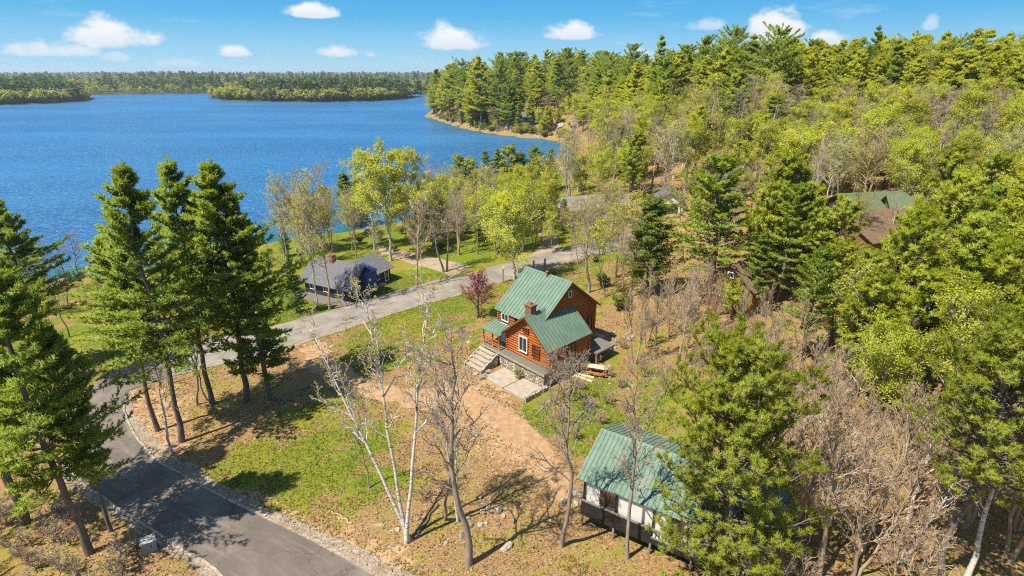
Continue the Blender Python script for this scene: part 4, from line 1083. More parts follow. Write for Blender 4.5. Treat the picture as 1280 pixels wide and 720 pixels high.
# ------------------------------------------------------------------ dark grey cabin near the lake
CO = at(437, 379); CTH = R(62)
cab = thing('grey_cabin', 'dark grey shingled cabin with deep blue bay near the lake shore', 'cabin', CO, CTH)
def gable_block(parent, x0, x1, y0, y1, ze, zr, wall_mat, roof_mat, along='y', oh=.45, z0=-1.2, names=('wall', 'roof'), ribs=0):
    mb = MB()
    if along == 'y':
        xm = (x0 + x1) / 2; sl = (zr - ze) / (xm - x0); f = lambda x: zr - sl * abs(x - xm)
        mb.prism([(x0, y0, z0), (x1, y0, z0), (x1, y0, ze - .06), (xm, y0, zr - .1), (x0, y0, ze - .06)], (0, y1 - y0, 0))
        w = mb.build(names[0], M[wall_mat], parent); mb = MB()
        for e in (x0 - oh, x1 + oh): roof_slab(mb, [(e, y0 - oh, f(e)), (e, y1 + oh, f(e)), (xm, y1 + oh, zr), (xm, y0 - oh, zr)], .1, ribs)
    else:
        ym = (y0 + y1) / 2; sl = (zr - ze) / (ym - y0); f = lambda y: zr - sl * abs(y - ym)
        mb.prism([(x0, y0, z0), (x0, y0, ze - .06), (x0, ym, zr - .1), (x0, y1, ze - .06), (x0, y1, z0)], (x1 - x0, 0, 0))
        w = mb.build(names[0], M[wall_mat], parent); mb = MB()
        for e in (y0 - oh, y1 + oh): roof_slab(mb, [(x0 - oh, e, f(e)), (x1 + oh, e, f(e)), (x1 + oh, ym, zr), (x0 - oh, ym, zr)], .1, ribs)
    r = mb.build(names[1], M[roof_mat], parent)
    return w, r
gable_block(cab, .3, 5.6, 0, 8.6, 2.3, 4.7, 'siding_grey', 'shingle_grey', 'y', .6)
gable_block(cab, 5.0, 10.2, 1.2, 7.6, 2.15, 3.7, 'siding_grey', 'shingle_grey', 'x', .5, names=('side_wall', 'side_roof'))
mb = MB(); mb.box(2.7, -.9, -1.0, 4.9, 1.4, 3.5); mb.prism([(2.55, -1.05, 3.5), (5.05, -1.05, 3.5), (5.05, 1.6, 4.0), (2.55, 1.6, 4.0)], (0, 0, .08)); bay = mb.build('blue_bay', M['blue_wall'], cab)
u = np.array([1., 0, 0])
window(bay, (3.2, -.91, 2.3), u, .35, .35, .05, .06, 'white_paint', 'curtain_glass', (0, 0)); window(bay, (4.1, -.91, 1.2), u, .4, .5, .05, .06, 'white_paint', 'curtain_glass', (0, 0))
window(cab, (1.3, -.02, .6), u, .8, 1.3, .07, .12, 'white_paint', 'glass', (0, 0)); window(cab, (6.6, 1.18, .7), u, 1.0, 1.1, .07, .14, 'white_paint', 'glass', (0, 0)); window(cab, (8.8, 1.18, .05), u, .9, 1.95, .07, .12, 'white_paint', 'glass', (0, 1))
for k in range(3): window(cab, (.28, 7.6 - k * 2.6, .7), np.array([0, -1., 0]), 1.2, 1.0, .06, .1, 'white_paint', 'glass', (1, 0))
mb = MB(); mb.box(-2.0, -.8, -1.2, .2, 9.0, -.02 + .12); dkk = mb.build('side_deck', M['deck_grey'], cab)
mb = MB(); mb.box(6.4, .2, -1.0, 8.0, 1.1, .3); mb.build('front_landing', M['concrete'], cab)
MB().box(2.4, 4.8, 3.6, 3.1, 5.5, 5.4).build('chimney', M['brick'], cab)

# ------------------------------------------------------------------ houses among the trees
def cottage(name, label, px, py, rz, sx, sy, ze, zr, wall, roof, along='x', ribs=0, wins=(), oh=.45, cat='house'):
    p = at(px, py); t = thing(name, label, cat, p, R(rz))
    gable_block(t, -sx / 2, sx / 2, -sy / 2, sy / 2, ze, zr, wall, roof, along, oh, ribs=ribs)
    for x, z, w, h, fm in wins: window(t, (x, -sy / 2 - .03, z), np.array([1., 0, 0]), w, h, .07, .12, fm, 'glass', (1, 0))
    return t
cottage('long_house', 'long low lakeside house with faded pale green roof', 735, 268, 22, 15.5, 7, 2.3, 4.0, 'siding_grey', 'pale_green_roof', 'x', 34, [(-6, .8, 1.6, 1.1, 'white_paint'), (-2, .1, 1, 2, 'white_paint'), (3, .8, 1.8, 1.1, 'white_paint')])
cottage('white_garage', 'small white gabled garage on reddish bare ground', 835, 263, -12, 5, 6.5, 2.5, 4.2, 'siding_white', 'shingle_grey', 'y', 0, [(-1.5, .1, 3.0, 1.9, 'siding_grey')], cat='garage')
t = cottage('brown_house', 'tan and brown gabled house behind the tall white pine', 928, 377, -52, 5.5, 6.5, 3.2, 5.2, 'siding_brown', 'shingle_brown', 'y', 0, [(-2.0, 1.2, 1.1, 1.1, 'white_paint'), (.8, 1.2, 1.1, 1.1, 'white_paint'), (-.4, 3.6, .8, .7, 'white_paint')])
cottage('brown_roofed_house', 'low house with broad brown shingle roof among right hand pines', 1088, 308, 24, 13, 8.5, 2.7, 4.9, 'siding_brown', 'shingle_brown', 'x', 0, [(-3, .9, 1.4, 1.1, 'white_paint'), (2, .9, 1.4, 1.1, 'white_paint')])
cottage('green_roofed_house', 'house with dull green roof just behind the brown roofed house', 1082, 276, 12, 10, 6.5, 2.4, 4.2, 'siding_grey', 'shingle_green', 'x', 0, [(-4, .9, 1.4, 1.1, 'white_paint')])
cottage('green_roofed_shed', 'smaller green roofed outbuilding right of the brown roofed house', 1140, 280, -14, 7, 5, 2.3, 3.8, 'siding_brown', 'shingle_green', 'x', 0, [(-1, .7, .9, .9, 'white_paint')], cat='shed')
cottage('hillside_hut', 'tiny weathered grey hut with pale gable on the wooded slope', 925, 213, -20, 4.5, 5, 2.3, 4.0, 'siding_grey', 'shingle_grey', 'y', 0, [(-.6, 1, 1.2, .9, 'white_paint')], cat='hut')
cottage('point_cottage', 'grey roofed cottage above the rocky shore of the far point', 668, 152, 10, 14, 8, 3.0, 5.2, 'siding_grey', 'shingle_grey', 'x', 0, [(-4, 1, 2, 1.2, 'white_paint'), (2, 1, 2, 1.2, 'white_paint')])

# ------------------------------------------------------------------ roadside bits
p = at(188, 688); bx = thing('utility_box', 'grey metal box standing on the left edge of the front road', 'box', p, .6)
mb = MB(); mb.box(-.38, -.26, -.1, .38, .26, .78); mb.build('cabinet', M['grey_box'], bx)
mb = MB(); mb.prism([(-.43, -.31, .78), (.43, -.31, .78), (.43, .31, .88), (-.43, .31, .88)], (0, 0, .05)); mb.build('lid', M['grey_box'], bx)
mb = MB(); mb.box(.1, -.285, .4, .14, -.26, .55); mb.build('handle', M['black_paint'], bx)
p = at(183, 676); op = thing('marker_post', 'short orange marker post just behind the grey metal box', 'post', p)
MB().bar((0, 0, -.2), (0, 0, .95), .055, 8).build('stake', M['orange'], op, True); MB().bar((0, 0, .95), (0, 0, 1.03), .075, 8, .02).build('cap', M['rust'], op)
for i, (px, py, h, lb) in enumerate(((629, 353, 1.9, 'wooden post with pale box near the red leaved tree'), (667, 337, 1.3, 'short wooden post beside the rear road, middle of three'), (681, 335, 1.4, 'short wooden post beside the rear road, rightmost of three'))):
    p = at(px, py); t = thing('wooden_post', lb, 'post', p, .4 * i, 'posts along the rear road')
    MB().box(-.09, -.09, -.3, .09, .09, h).build('shaft', M['wood_post'], t)
    mb = MB(); mb.prism([(-.16, -.16, h), (.16, -.16, h), (.16, .16, h), (-.16, .16, h)], (0, 0, .06)) if i else mb.box(-.17, -.17, h, .17, .17, h + .36)
    mb.build('cap' if i else 'nest_box', M['wood_post' if i else 'wood_pale'], t)
# ------------------------------------------------------------------ trees one can point at
LP = 'pines left of the front road'
hero('white_near', 0, 112, 692, 322, 'huge white pine with full bright crown at the lower left edge, nearest the kerb', LP, .85)
hero('white_near', 0, 139, 664, 405, 'shorter white pine just behind the nearest kerbside pine, trunk close to the road', LP, .6)
hero('white_near', 1, 30, 655, 296, 'big white pine cut off by the left edge, left of the kerbside pines', LP, 1.1, rz=1.2)
hero('white_mid', 0, 72, 480, 246, 'tall dark white pine against the lake at the far left edge', LP, 1.25)
hero('white_mid', 1, 20, 470, 300, 'shorter white pine against the lake, half behind the left edge pine', LP, 1.2)
MP = 'pines inside the road bend'
hero('white_mid', 2, 226, 553, 206, 'tall pointed white pine inside the road bend, leftmost against the lake', MP, 1.0)
hero('white_mid', 0, 198, 538, 290, 'shorter broad white pine left of the pointed pine in the road bend', MP, 1.1)
hero('white_mid', 2, 307, 502, 203, 'tallest full crowned white pine in the road bend with thick bare trunk', MP, 1.25, rz=2.0)
hero('white_mid', 0, 266, 504, 199, 'white pine with leaning dark trunk left of the tallest full crowned pine', MP, 1.0, rz=0, lean=(0, .03))
hero('white_mid', 3, 339, 499, 246, 'dark spire shaped pine branched nearly to the ground beside the tallest pine', MP, 1.1)
hero('spruce', 0, 371, 391, 315, 'small dark conifer left of the grey cabin walkway', None)
hero('birch', 0, 215, 566, 440, 'slender pale birch sapling at the foot of the bend pines', None)
hero('bare', 1, 246, 506, 395, 'thin bare tree between the leaning pine trunks', None)
hero('slim', 2, 262, 500, 370, 'bare crooked sapling beside the leaning pine trunk', None)
# three stemmed birch, each stem of the clump
def birch_clump(bx, by, tips):
    p = at(bx, by); g = thing('paper_birch', 'white paper birch clump of three leaning stems with fine pale twigs', 'tree', p)
    rng = np.random.default_rng(77); st = []
    for i, (tx, ty) in enumerate(tips):
        y = p[1] + (1.6, .6, 1.2)[i]; zt = top_z(y, ty); r = ray(tx, ty); k = y / r[1]; tip = np.array([r[0] * k, y, zt]) - p
        s = np.linspace(0, 1, 14)[:, None]; a = i * 2.1
        P = tip * s + np.array([math.cos(a) * .18, math.sin(a) * .18, 0]) * (1 - s) + np.array([.0, 0, 1.]) * (np.sin(s * math.pi) * .5)
        P = P + wob(rng, 1, 14, .035)[0]; P[0, 2] = -.4
        rad = .112 * (1 - s[:, 0]) ** .75 + .010; rad[0] *= 1.4
        st.append((P, rad))
    parts, lev = branching(rng, st, SP_BIRCH)
    for i in range(3): link('trunk', mesh_data('birch_trunk', *parts[i], [M['bark_birch']], True), g)
    V, Fc = merge(parts[3:5]); link('limbs', mesh_data('birch_limbs', V, Fc, [M['bark_birch']]), g)
    V, Fc = merge(parts[5:]); link('twigs', mesh_data('birch_twigs', V, Fc, [M['bark_tan']]), g)
    a = np.concatenate([along_many(P, np.repeat(np.arange(len(P)), k_), rng.uniform(.3, 1, len(P) * k_))[0] for (P, r, Ln), k_ in ((lev[-1], 1), (lev[-2], 1))])
    V, Fc = leaf_quads(rng, a + rng.normal(size=a.shape) * .06, .075); link('catkins', mesh_data('birch_catkins', V, Fc, [M['leaf_pale']]), g)
    PLACED.append((p[0], p[1], 12))
birch_clump(510, 676, [(392, 415), (452, 368), (541, 362)])
FB = 'bare trees on the near slope'
hero('bare', 0, 585, 706, 385, 'tallest bare grey tree in front of the sandy drive', FB, .95)
hero('bare', 1, 702, 682, 425, 'bare grey tree with straight trunk left of the cabin on posts', FB, .8)
hero('bare', 3, 785, 697, 440, 'bare pale trunked tree standing right in front of the cabin on posts', FB, .75)
hero('slim', 2, 555, 647, 470, 'thin dark bare sapling left of the tallest bare tree', FB, 1.3)
hero('birch', 0, 573, 652, 520, 'thin pale birch sapling touching the tallest bare tree', FB, .9)
hero('slim', 2, 462, 612, 480, 'spindly sapling behind the birch clump', FB)
hero('bare', 2, 690, 505, 425, 'bare grey many branched tree against the right wall of the log house', None, 1.3)
hero('redbud', 0, 597, 397, 333, 'small tree with dark red leaves by the rear road', None, 1.05)
# lakeside lawn
LL = 'tall thin trees by the grey cabin'
hero('pale', 0, 412, 386, 196, 'tallest thin budding tree in front of the grey cabin', LL, .8)
hero('pale', 1, 397, 383, 212, 'thin budding tree just left of the tallest one at the grey cabin', LL, .7)
hero('pale', 0, 378, 330, 206, 'thin budding tree beyond the left end of the grey cabin roof', LL, .8)
hero('pale', 1, 358, 335, 212, 'leftmost thin budding tree between the dark spire pine and grey cabin', LL, .8)
hero('bare', 0, 445, 322, 235, 'bare dark stemmed tree rising behind the grey cabin roof', LL, .7)
hero('bare_tan', 0, 522, 360, 238, 'bare tan tree standing where the side drive meets the rear road', LL, 1.1)
LM = 'yellow green trees on the lakeside lawn'
hero('aspen', 0, 489, 326, 174, 'big bright yellow green tree behind the grey cabin', LM, 1.3)
hero('aspen', 1, 467, 312, 186, 'yellow green tree overlapping the left side of the big bright one', LM, 1.3)
hero('aspen', 1, 515, 305, 180, 'yellow green tree overlapping the right side of the big bright one', LM, 1.2)
hero('maple', 0, 643, 349, 224, 'round yellow green tree beyond the log house ridge', LM, 1.15)
hero('maple', 1, 622, 318, 228, 'pale yellow green tree left of the round one beyond the log house', LM)
hero('bare', 2, 557, 340, 228, 'grey bare tree with wide crown in the middle of the lakeside lawn', None, 1.2)
hero('bare_tan', 1, 574, 318, 226, 'tan bare tree behind the wide crowned grey one', None, 1.2)
hero('bare', 3, 596, 318, 240, 'grey bare tree right of the wide crowned grey one', None)
hero('spruce', 1, 436, 286, 212, 'dark conifer at the water behind the big bright tree, left one', None, 1.2)
hero('spruce', 0, 452, 284, 222, 'dark conifer at the water behind the big bright tree, right one', None, 1.4)
hero('bare_purple', 0, 545, 278, 195, 'hazy grey bare tree right of the big bright tree near the water', None, 1.1)
hero('spruce', 1, 549, 286, 238, 'dark round conifer under the grey bare trees on the lawn', None, 1.5)
hero('spruce', 0, 583, 292, 245, 'dark conifer under the bare trees in the middle of the lawn', None, 1.4)
hero('spruce', 1, 704, 292, 246, 'dark leaning conifer in front of the long green roofed house', None, 1.1)
for i, (bx, by, ty) in enumerate(((578, 256, 188), (592, 254, 192), (606, 250, 184), (622, 247, 182), (636, 246, 176), (650, 244, 184), (664, 240, 178), (676, 243, 190), (690, 238, 182), (612, 262, 205), (645, 262, 200))):
    hero(('white', 'red', 'spruce')[i % 3], i, bx, by, ty + 4, ('dark green pine', 'tufted pine', 'dark conifer')[i % 3] + ' in the row along the inlet shore before the far point', 'pines along the inlet shore', 1.6)
# beside and right of the log house
hero('bare', 0, 826, 278, 214, 'grey bare tree standing left in front of the white garage', None, 1.2)
hero('bare_tan', 1, 850, 282, 222, 'tan bare tree standing right in front of the white garage', None, 1.2)
RH = 'trees right of the log house'
hero('white', 1, 884, 380, 192, 'tallest full green white pine right of the log house, hiding the brown house', RH, 1.6)
hero('spruce', 1, 806, 372, 238, 'dark narrow pine between the log house and the tallest white pine', RH, 1.35)
for i, (k, v, bx, by, ty, lb) in enumerate((('bare', 0, 736, 366, 258, 'bare dark tree behind the right corner of the log house'), ('slim', 0, 722, 330, 262, 'slender yellow green sapling nearest the rear road behind the log house'),
        ('slim', 1, 769, 345, 240, 'tall pale sapling beside the rear road, right of the log house'), ('slim', 0, 756, 372, 270, 'slender yellow green sapling on the mossy slope behind the log house'), ('bare', 3, 786, 372, 262, 'bare tree next to the dark narrow pine'),
        ('slim', 2, 712, 322, 268, 'thin bare sapling left of the bare dark tree'), ('slim', 0, 782, 330, 232, 'bright slender sapling left of the dark narrow pine'), ('slim', 1, 750, 318, 240, 'pale slender sapling by the far bend of the rear road'), ('aspen', 1, 690, 316, 262, 'small leafing tree where the curved path meets the rear road'))):
    hero(k, v, bx, by, ty, lb, RH, 1.3)
hero('red_near', 0, 902, 744, 414, 'large bushy yellow green pine covering the right half of the cabin on posts', None, 1.12)
BR = 'trunks in the lower right woods'
hero('bare_tan', 0, 1020, 726, 480, 'bare tan tree with thick trunk, leftmost in the lower right woods', BR, 1.1)
hero('birch', 1, 1124, 704, 505, 'pale bare birch in the middle of the lower right woods', BR)
hero('red_tall', 0, 1172, 742, 395, 'pine with thick straight bare trunk in the lower right woods', BR, 1.15)
hero('birch', 0, 1206, 728, 520, 'white forked birch right of the thick bare pine trunk', BR, 1.1)
hero('bare_tan', 1, 1075, 690, 500, 'grey tan bare tree between the leftmost one and the pale birch', BR)
hero('bare_tan', 2, 1262, 700, 500, 'bare tan tree at the right edge of the lower woods', BR)

# ------------------------------------------------------------------ woods: every tree an object, the kind by place
def fill(poly_px, spacing, kinds, hts, label, group, seed, wides=(.9, 1.25), tries=4000, limit=400, shore=2.5):
    """random tree feet inside a ground outline; kinds: list of (kind, weight)"""
    rng = np.random.default_rng(seed)
    poly = np.array([at(*p)[:2] for p in poly_px]); x0, y0 = poly.min(0); x1, y1 = poly.max(0)
    ks = [k for k, _ in kinds]; ws = np.array([w for _, w in kinds], float); ws /= ws.sum()
    C = np.stack([rng.uniform(x0, x1, tries), rng.uniform(y0, y1, tries)], 1)
    C = C[(sdist(C, poly) > 0) & (sdist(C, LAND) > shore)]
    pts = np.array([(a, b) for a, b, _ in PLACED]); cnt = 0
    for c in C:
        if cnt >= limit: break
        sp = spacing * rng.uniform(.75, 1.25)
        if len(pts) and ((pts - c) ** 2).sum(1).min() < sp * sp: continue
        if any(np.hypot(c[0] - a[0], c[1] - a[1]) < a[2] for a in AVOID): continue
        z = hz(*c); k = ks[rng.choice(len(ks), p=ws)]
        lo, hi = hts.get(k, hts['*']); h = rng.uniform(lo, hi) * 1.14
        for x0, x1, yt in CLEAR:                               # keep the sight lines to the roofs that show between the trees
            q = proj((c[0], c[1], z)); q2 = proj((c[0], c[1], z + h))
            if x0 < q2[0] < x1 and q[1] > yt > q2[1]: h = min(h, top_z(c[1], yt + rng.uniform(0, 22)) - z)
        if h < 1.2 or (h < 3 and k not in ('brush', 'twig', 'leafbush', 'slim')): continue
        q = proj((c[0], c[1], z)); q2 = proj((c[0], c[1], z + h))
        if not (-90 < q[0] < 1370 or -90 < q2[0] < 1370): continue
        lb = label(k, q, h) if callable(label) else label
        tree(k, int(rng.integers(9)), c, h, lb, group if isinstance(group, str) else group(k), rng.uniform(0, 6.28), rng.uniform(*wides))
        pts = np.concatenate([pts, [c]]) if len(pts) else np.array([c]); cnt += 1
    return cnt
AVOID = []
CLEAR = [(1028, 1150, 300), (815, 858, 262), (700, 800, 420)]
def avoid_px(px, py, r): p = at(px, py); AVOID.append((p[0], p[1], r))
for a in ((735, 268, 10), (835, 263, 6), (922, 380, 7), (1085, 312, 9), (1092, 282, 9), (1140, 280, 6), (925, 213, 4), (668, 152, 6), (835, 290, 7), (845, 315, 6)): avoid_px(*a)
KN = dict(white='dark green white pine', bright='bright yellow green pine', red='tufted yellow green pine', spruce='dark narrow conifer', aspen='yellow green leafing tree', maple='round yellow green tree', pale='pale budding tree', bare='grey bare tree', bare_tan='tan bare tree', bare_purple='purple brown bare tree', slim='slender sapling', birch='white stemmed birch', brush='tan bare shrub', twig='low dead twiggy shrub', leafbush='low leafy shrub')
def lab(place): return lambda k, q, h: KN[k] + ' ' + place
def grp(place): return lambda k: KN[k] + 's ' + place
for i, (bx, by, ty) in enumerate(((546, 147.5, 86), (562, 153, 80), (577, 157, 71), (601, 161.5, 69), (622, 164, 71), (590, 160, 100), (634, 165, 104), (553, 150, 104))):
    hero(('white', 'bright')[i % 2], i, bx, by, ty, 'tall pine at the tip of the far wooded point', 'tall pines at the tip of the far point', 1.25)
hero('white', 3, 941, 394, 292, 'green pine covering the right half of the brown house', None, 1.2)
hero('maple', 1, 912, 396, 340, 'small yellow green tree at the left corner of the brown house', None, 1.2)
hero('bright', 0, 662, 159, 118, 'bright pine standing in front of the far point cottage', None, 1.2)
hero('maple', 0, 674, 160, 134, 'round yellow green tree below the far point cottage', None, 1.3)
W1 = 'on the far wooded point across the inlet'
fill([(537, 144.5), (560, 152), (600, 161), (640, 163), (692, 168), (715, 160), (700, 140), (600, 138), (545, 138)], 5.6, [('white', .22), ('bright', .24), ('spruce', .06), ('aspen', .18), ('maple', .14), ('bare', .16)], {'*': (9, 15), 'white': (16, 25), 'bright': (11, 19), 'spruce': (8, 15), 'maple': (7, 11)}, lab(W1), grp(W1), 11, (1.1, 1.7), limit=125)
fill([(540, 138), (700, 141), (790, 137), (780, 122), (700, 118), (600, 122), (552, 129)], 6, [('white', .5), ('bright', .36), ('aspen', .14)], {'*': (17, 25), 'white': (20, 29)}, lab(W1 + ', upper part'), grp(W1 + ', upper part'), 12, (1.1, 1.6), limit=95)
W2 = 'along the ridge top behind the hillside'
fill([(715, 162), (800, 172), (960, 168), (960, 141), (800, 136), (740, 140)], 4.6, [('white', .3), ('bright', .42), ('aspen', .15), ('bare', .15)], {'*': (13, 18), 'white': (17, 25), 'bright': (14, 20)}, lab(W2), grp(W2), 13, (1.1, 1.6), limit=120)
fill([(740, 138), (960, 139), (960, 112), (780, 112)], 8, [('white', .6), ('bright', .4)], {'*': (15, 23)}, lab('far back on the ridge'), grp('far back on the ridge'), 33, (1.1, 1.5), limit=40)
W3 = 'in the dense stand on the right ridge'
fill([(955, 166), (1080, 164), (1310, 178), (1330, 146), (960, 138)], 4.0, [('bright', .82), ('white', .14), ('aspen', .04)], {'*': (14, 18.5), 'white': (15, 21)}, lab(W3), grp(W3), 14, (1.0, 1.4), limit=125)
W4 = 'on the middle hillside'
fill([(705, 262), (715, 205), (790, 172), (962, 168), (970, 250), (880, 242), (800, 250)], 5.4, [('aspen', .28), ('pale', .14), ('bare', .24), ('maple', .12), ('birch', .08), ('spruce', .07), ('red', .07)], {'*': (10, 15), 'maple': (8, 12), 'spruce': (8, 12), 'birch': (10, 14)}, lab(W4), grp(W4), 15, (1.0, 1.5), limit=110)
W5 = 'on the upper right hillside'
fill([(962, 168), (1300, 178), (1330, 258), (1180, 252), (970, 250)], 5.0, [('bare_purple', .34), ('bare', .20), ('bare_tan', .06), ('maple', .14), ('aspen', .12), ('birch', .06), ('spruce', .04), ('red', .04)], {'*': (8.5, 12), 'maple': (8, 12), 'aspen': (10, 14), 'spruce': (7, 10)}, lab(W5), grp(W5), 16, (1.1, 1.6), limit=120)
hero('maple', 0, 1148, 236, 150, 'brightest round yellow green tree on the upper right slope', None, 1.5)
hero('maple', 1, 1245, 262, 178, 'broad yellow green tree near the right edge of the upper slope', None, 1.6)
hero('maple', 0, 1215, 262, 205, 'round yellow green tree below left of the broad one near the right edge', None, 1.5)
hero('birch', 1, 1010, 290, 190, 'white stemmed leafless birch above the brown shingle roof', None)
hero('pale', 0, 1062, 322, 226, 'tall pale stemmed budding tree crossing the left end of the brown roof', None, 1.2)
hero('birch', 1, 1112, 316, 236, 'white branching bare tree in front of the dull green roof', None, 1.2)
hero('pale', 1, 1136, 322, 240, 'pale budding tree at the right end of the brown roof', None, 1.2)
hero('pale', 0, 1190, 300, 215, 'pale budding tree right of the green roofed outbuilding', None, 1.3)
W6 = 'behind the brown shingle roof'
fill([(975, 250), (1180, 252), (1320, 258), (1320, 330), (1180, 312), (1150, 262), (1010, 268)], 5.0, [('pale', .3), ('aspen', .2), ('bare_tan', .2), ('maple', .2), ('birch', .1)], {'*': (8, 12), 'maple': (7, 10)}, lab(W6), grp(W6), 17, (1.1, 1.4), limit=36)
W7 = 'in the right hand pine wood'
fill([(955, 330), (1010, 305), (1040, 330), (1130, 325), (1320, 330), (1340, 520), (1200, 545), (1090, 540), (1010, 480), (985, 420)], 3.5, [('red', .56), ('white', .14), ('maple', .14), ('aspen', .16)], {'*': (9.5, 13.5), 'white': (10.5, 14), 'maple': (7, 9)}, lab(W7), grp(W7), 18, (1.05, 1.4), limit=140)
for i, (bx, by, ty) in enumerate(((938, 372, 222), (968, 380, 228), (1000, 372, 226), (985, 350, 238), (1030, 372, 240))):
    hero('white' if i % 2 else 'red', i, bx, by, ty, 'pine in the row between the tallest white pine and brown shingle roof', 'pines between the white pine and brown roof', 1.2)
W8 = 'in the bare thicket behind the bushy pine'
fill([(795, 410), (880, 398), (960, 415), (1010, 470), (960, 520), (850, 510), (790, 470)], 2.7, [('bare_tan', .78), ('brush', .22)], {'*': (5, 8), 'brush': (2.6, 4.2)}, lab(W8), grp(W8), 19, (.8, 1.1), limit=48)
W9 = 'in the lower right woods'
fill([(985, 520), (1080, 520), (1200, 540), (1330, 540), (1380, 760), (960, 770), (985, 640)], 2.3, [('brush', .3), ('bare_tan', .65), ('birch', .05)], {'*': (2.6, 4.4), 'bare_tan': (5.5, 9), 'birch': (6, 9)}, lab(W9), grp(W9), 20, (.85, 1.15), limit=95)
W10 = 'on the slope between log house and long house'
fill([(690, 300), (800, 262), (835, 300), (800, 352), (790, 395), (755, 385), (745, 340)], 3.0, [('slim', .66), ('pale', .14), ('leafbush', .2)], {'*': (5, 8.5), 'leafbush': (1, 2.2)}, lab(W10), grp(W10), 21, (1.1, 1.5), limit=34)
W17 = 'on the bare slope below the white garage'
fill([(838, 272), (965, 235), (985, 320), (945, 345), (900, 330), (860, 345), (825, 330)], 3.6, [('bare', .25), ('pale', .3), ('slim', .25), ('leafbush', .2)], {'*': (5, 9), 'leafbush': (1.5, 2.5)}, lab(W17), grp(W17), 28, (1.1, 1.5), limit=26)
W11 = 'along the lake shore behind the bend pines'
fill([(20, 400), (60, 362), (190, 352), (330, 325), (345, 345), (240, 385), (120, 420), (60, 440)], 4.2, [('bare', .5), ('leafbush', .25), ('maple', .25)], {'*': (5, 9), 'leafbush': (1.2, 2.4), 'maple': (3, 5)}, lab(W11), grp(W11), 22, limit=30)
W12 = 'on the bank left of the kerb'
fill([(-40, 640), (90, 640), (165, 700), (150, 760), (-60, 760)], 1.5, [('twig', .75), ('leafbush', .25)], {'*': (.7, 1.4), 'leafbush': (.5, .9)}, lab(W12), grp(W12), 23, (1, 1.5), limit=30)
W13 = 'on the near grassy slope'
fill([(250, 560), (330, 500), (420, 560), (520, 600), (540, 690), (440, 650), (340, 610)], 3.2, [('leafbush', 1)], {'*': (.3, .6)}, lab(W13), grp(W13), 24, limit=8)
W14 = 'among the stones by the house and drive'
fill([(700, 500), (760, 430), (800, 440), (830, 500), (760, 540), (700, 560)], 2.2, [('twig', .6), ('leafbush', .4)], {'*': (.5, 1.1), 'leafbush': (.4, .8)}, lab(W14), grp(W14), 25, limit=18)
W15 = 'under the trees of the lakeside lawn'
fill([(440, 300), (540, 280), (660, 262), (690, 280), (640, 305), (560, 318), (480, 330)], 5, [('leafbush', .45), ('bare', .25), ('pale', .2), ('spruce', .1)], {'*': (5, 8), 'leafbush': (1.2, 2.4), 'spruce': (4, 6)}, lab(W15), grp(W15), 26, limit=38)
W18 = 'in the belt between the rear road and the lake'
fill([(338, 322), (430, 296), (520, 284), (600, 262), (680, 262), (690, 300), (640, 322), (560, 312), (500, 318), (470, 312), (400, 318)], 3.5, [('pale', .30), ('aspen', .36), ('maple', .14), ('bare', .10), ('spruce', .10)], {'*': (8, 11.5), 'spruce': (6, 9)}, lab(W18), grp(W18), 29, (.95, 1.3), limit=56)
W16 = 'along the rocky shore of the far point'
fill([(543, 149), (600, 164.5), (660, 170.5), (712, 177), (712, 163), (640, 157), (560, 148)], 2.7, [('leafbush', .6), ('maple', .2), ('brush', .2)], {'*': (2, 4), 'maple': (4, 6.5)}, lab(W16), grp(W16), 27, (1.2, 1.8), tries=40000, limit=150, shore=.4)

# trees that would share a label say which landmark of the photo they stand by, and the tallest of a stand says so
MARKS = [(835, 250, 'the white garage'), (735, 255, 'the long lakeside house'), (925, 205, 'the tiny hut'), (1088, 290, 'the brown roof'), (1082, 265, 'the dull green roof'), (922, 350, 'the brown house'), (680, 400, 'the log house'),
         (800, 610, 'the cabin on posts'), (435, 345, 'the grey cabin'), (668, 146, 'the point cottage'), (930, 560, 'the bushy pine'), (884, 290, 'the tallest white pine'), (510, 560, 'the birch clump'), (1148, 195, 'the brightest round tree'), (1245, 220, 'the broad yellow tree'), (1215, 560, 'the white forked birch'), (1124, 600, 'the pale birch')]
by = {}
for o in COL.objects:
    if o.parent is None and o.get('category') in ('tree', 'shrub'): by.setdefault((o['label'], o.get('group')), []).append(o)
for (lb, gr), os_ in by.items():
    if len(os_) < 2: continue
    px = [proj((o.location.x, o.location.y, o.location.z)) for o in os_]; pt = [proj((o.location.x, o.location.y, o.location.z + o.scale.z * 10)) for o in os_]
    hh = [abs(a[1] - b[1]) for a, b in zip(px, pt)]; order = np.argsort(hh)[::-1]
    for i, o in enumerate(os_):
        new = lb
        if len(os_) > 2 and i == order[0] and hh[order[0]] > 1.04 * hh[order[1]]: new = 'tallest ' + lb
        else:
            c = (px[i] + pt[i]) / 2
            m = min(MARKS, key=lambda m: (m[0] - c[0]) ** 2 + (m[1] - c[1]) ** 2); dx, dy = c[0] - m[0], c[1] - m[1]
            rel = ('just right of ' if dx > 0 else 'just left of ') if abs(dx) > abs(dy) * 1.1 else ('in front of ' if dy > 0 else 'behind ')
            if math.hypot(dx, dy) < 75 and m[2] not in lb and m[2].split()[-1] not in lb.split(): new = lb + ', ' + rel + m[2]
        if len(new.replace(',', '').split()) <= 16: o['label'] = new
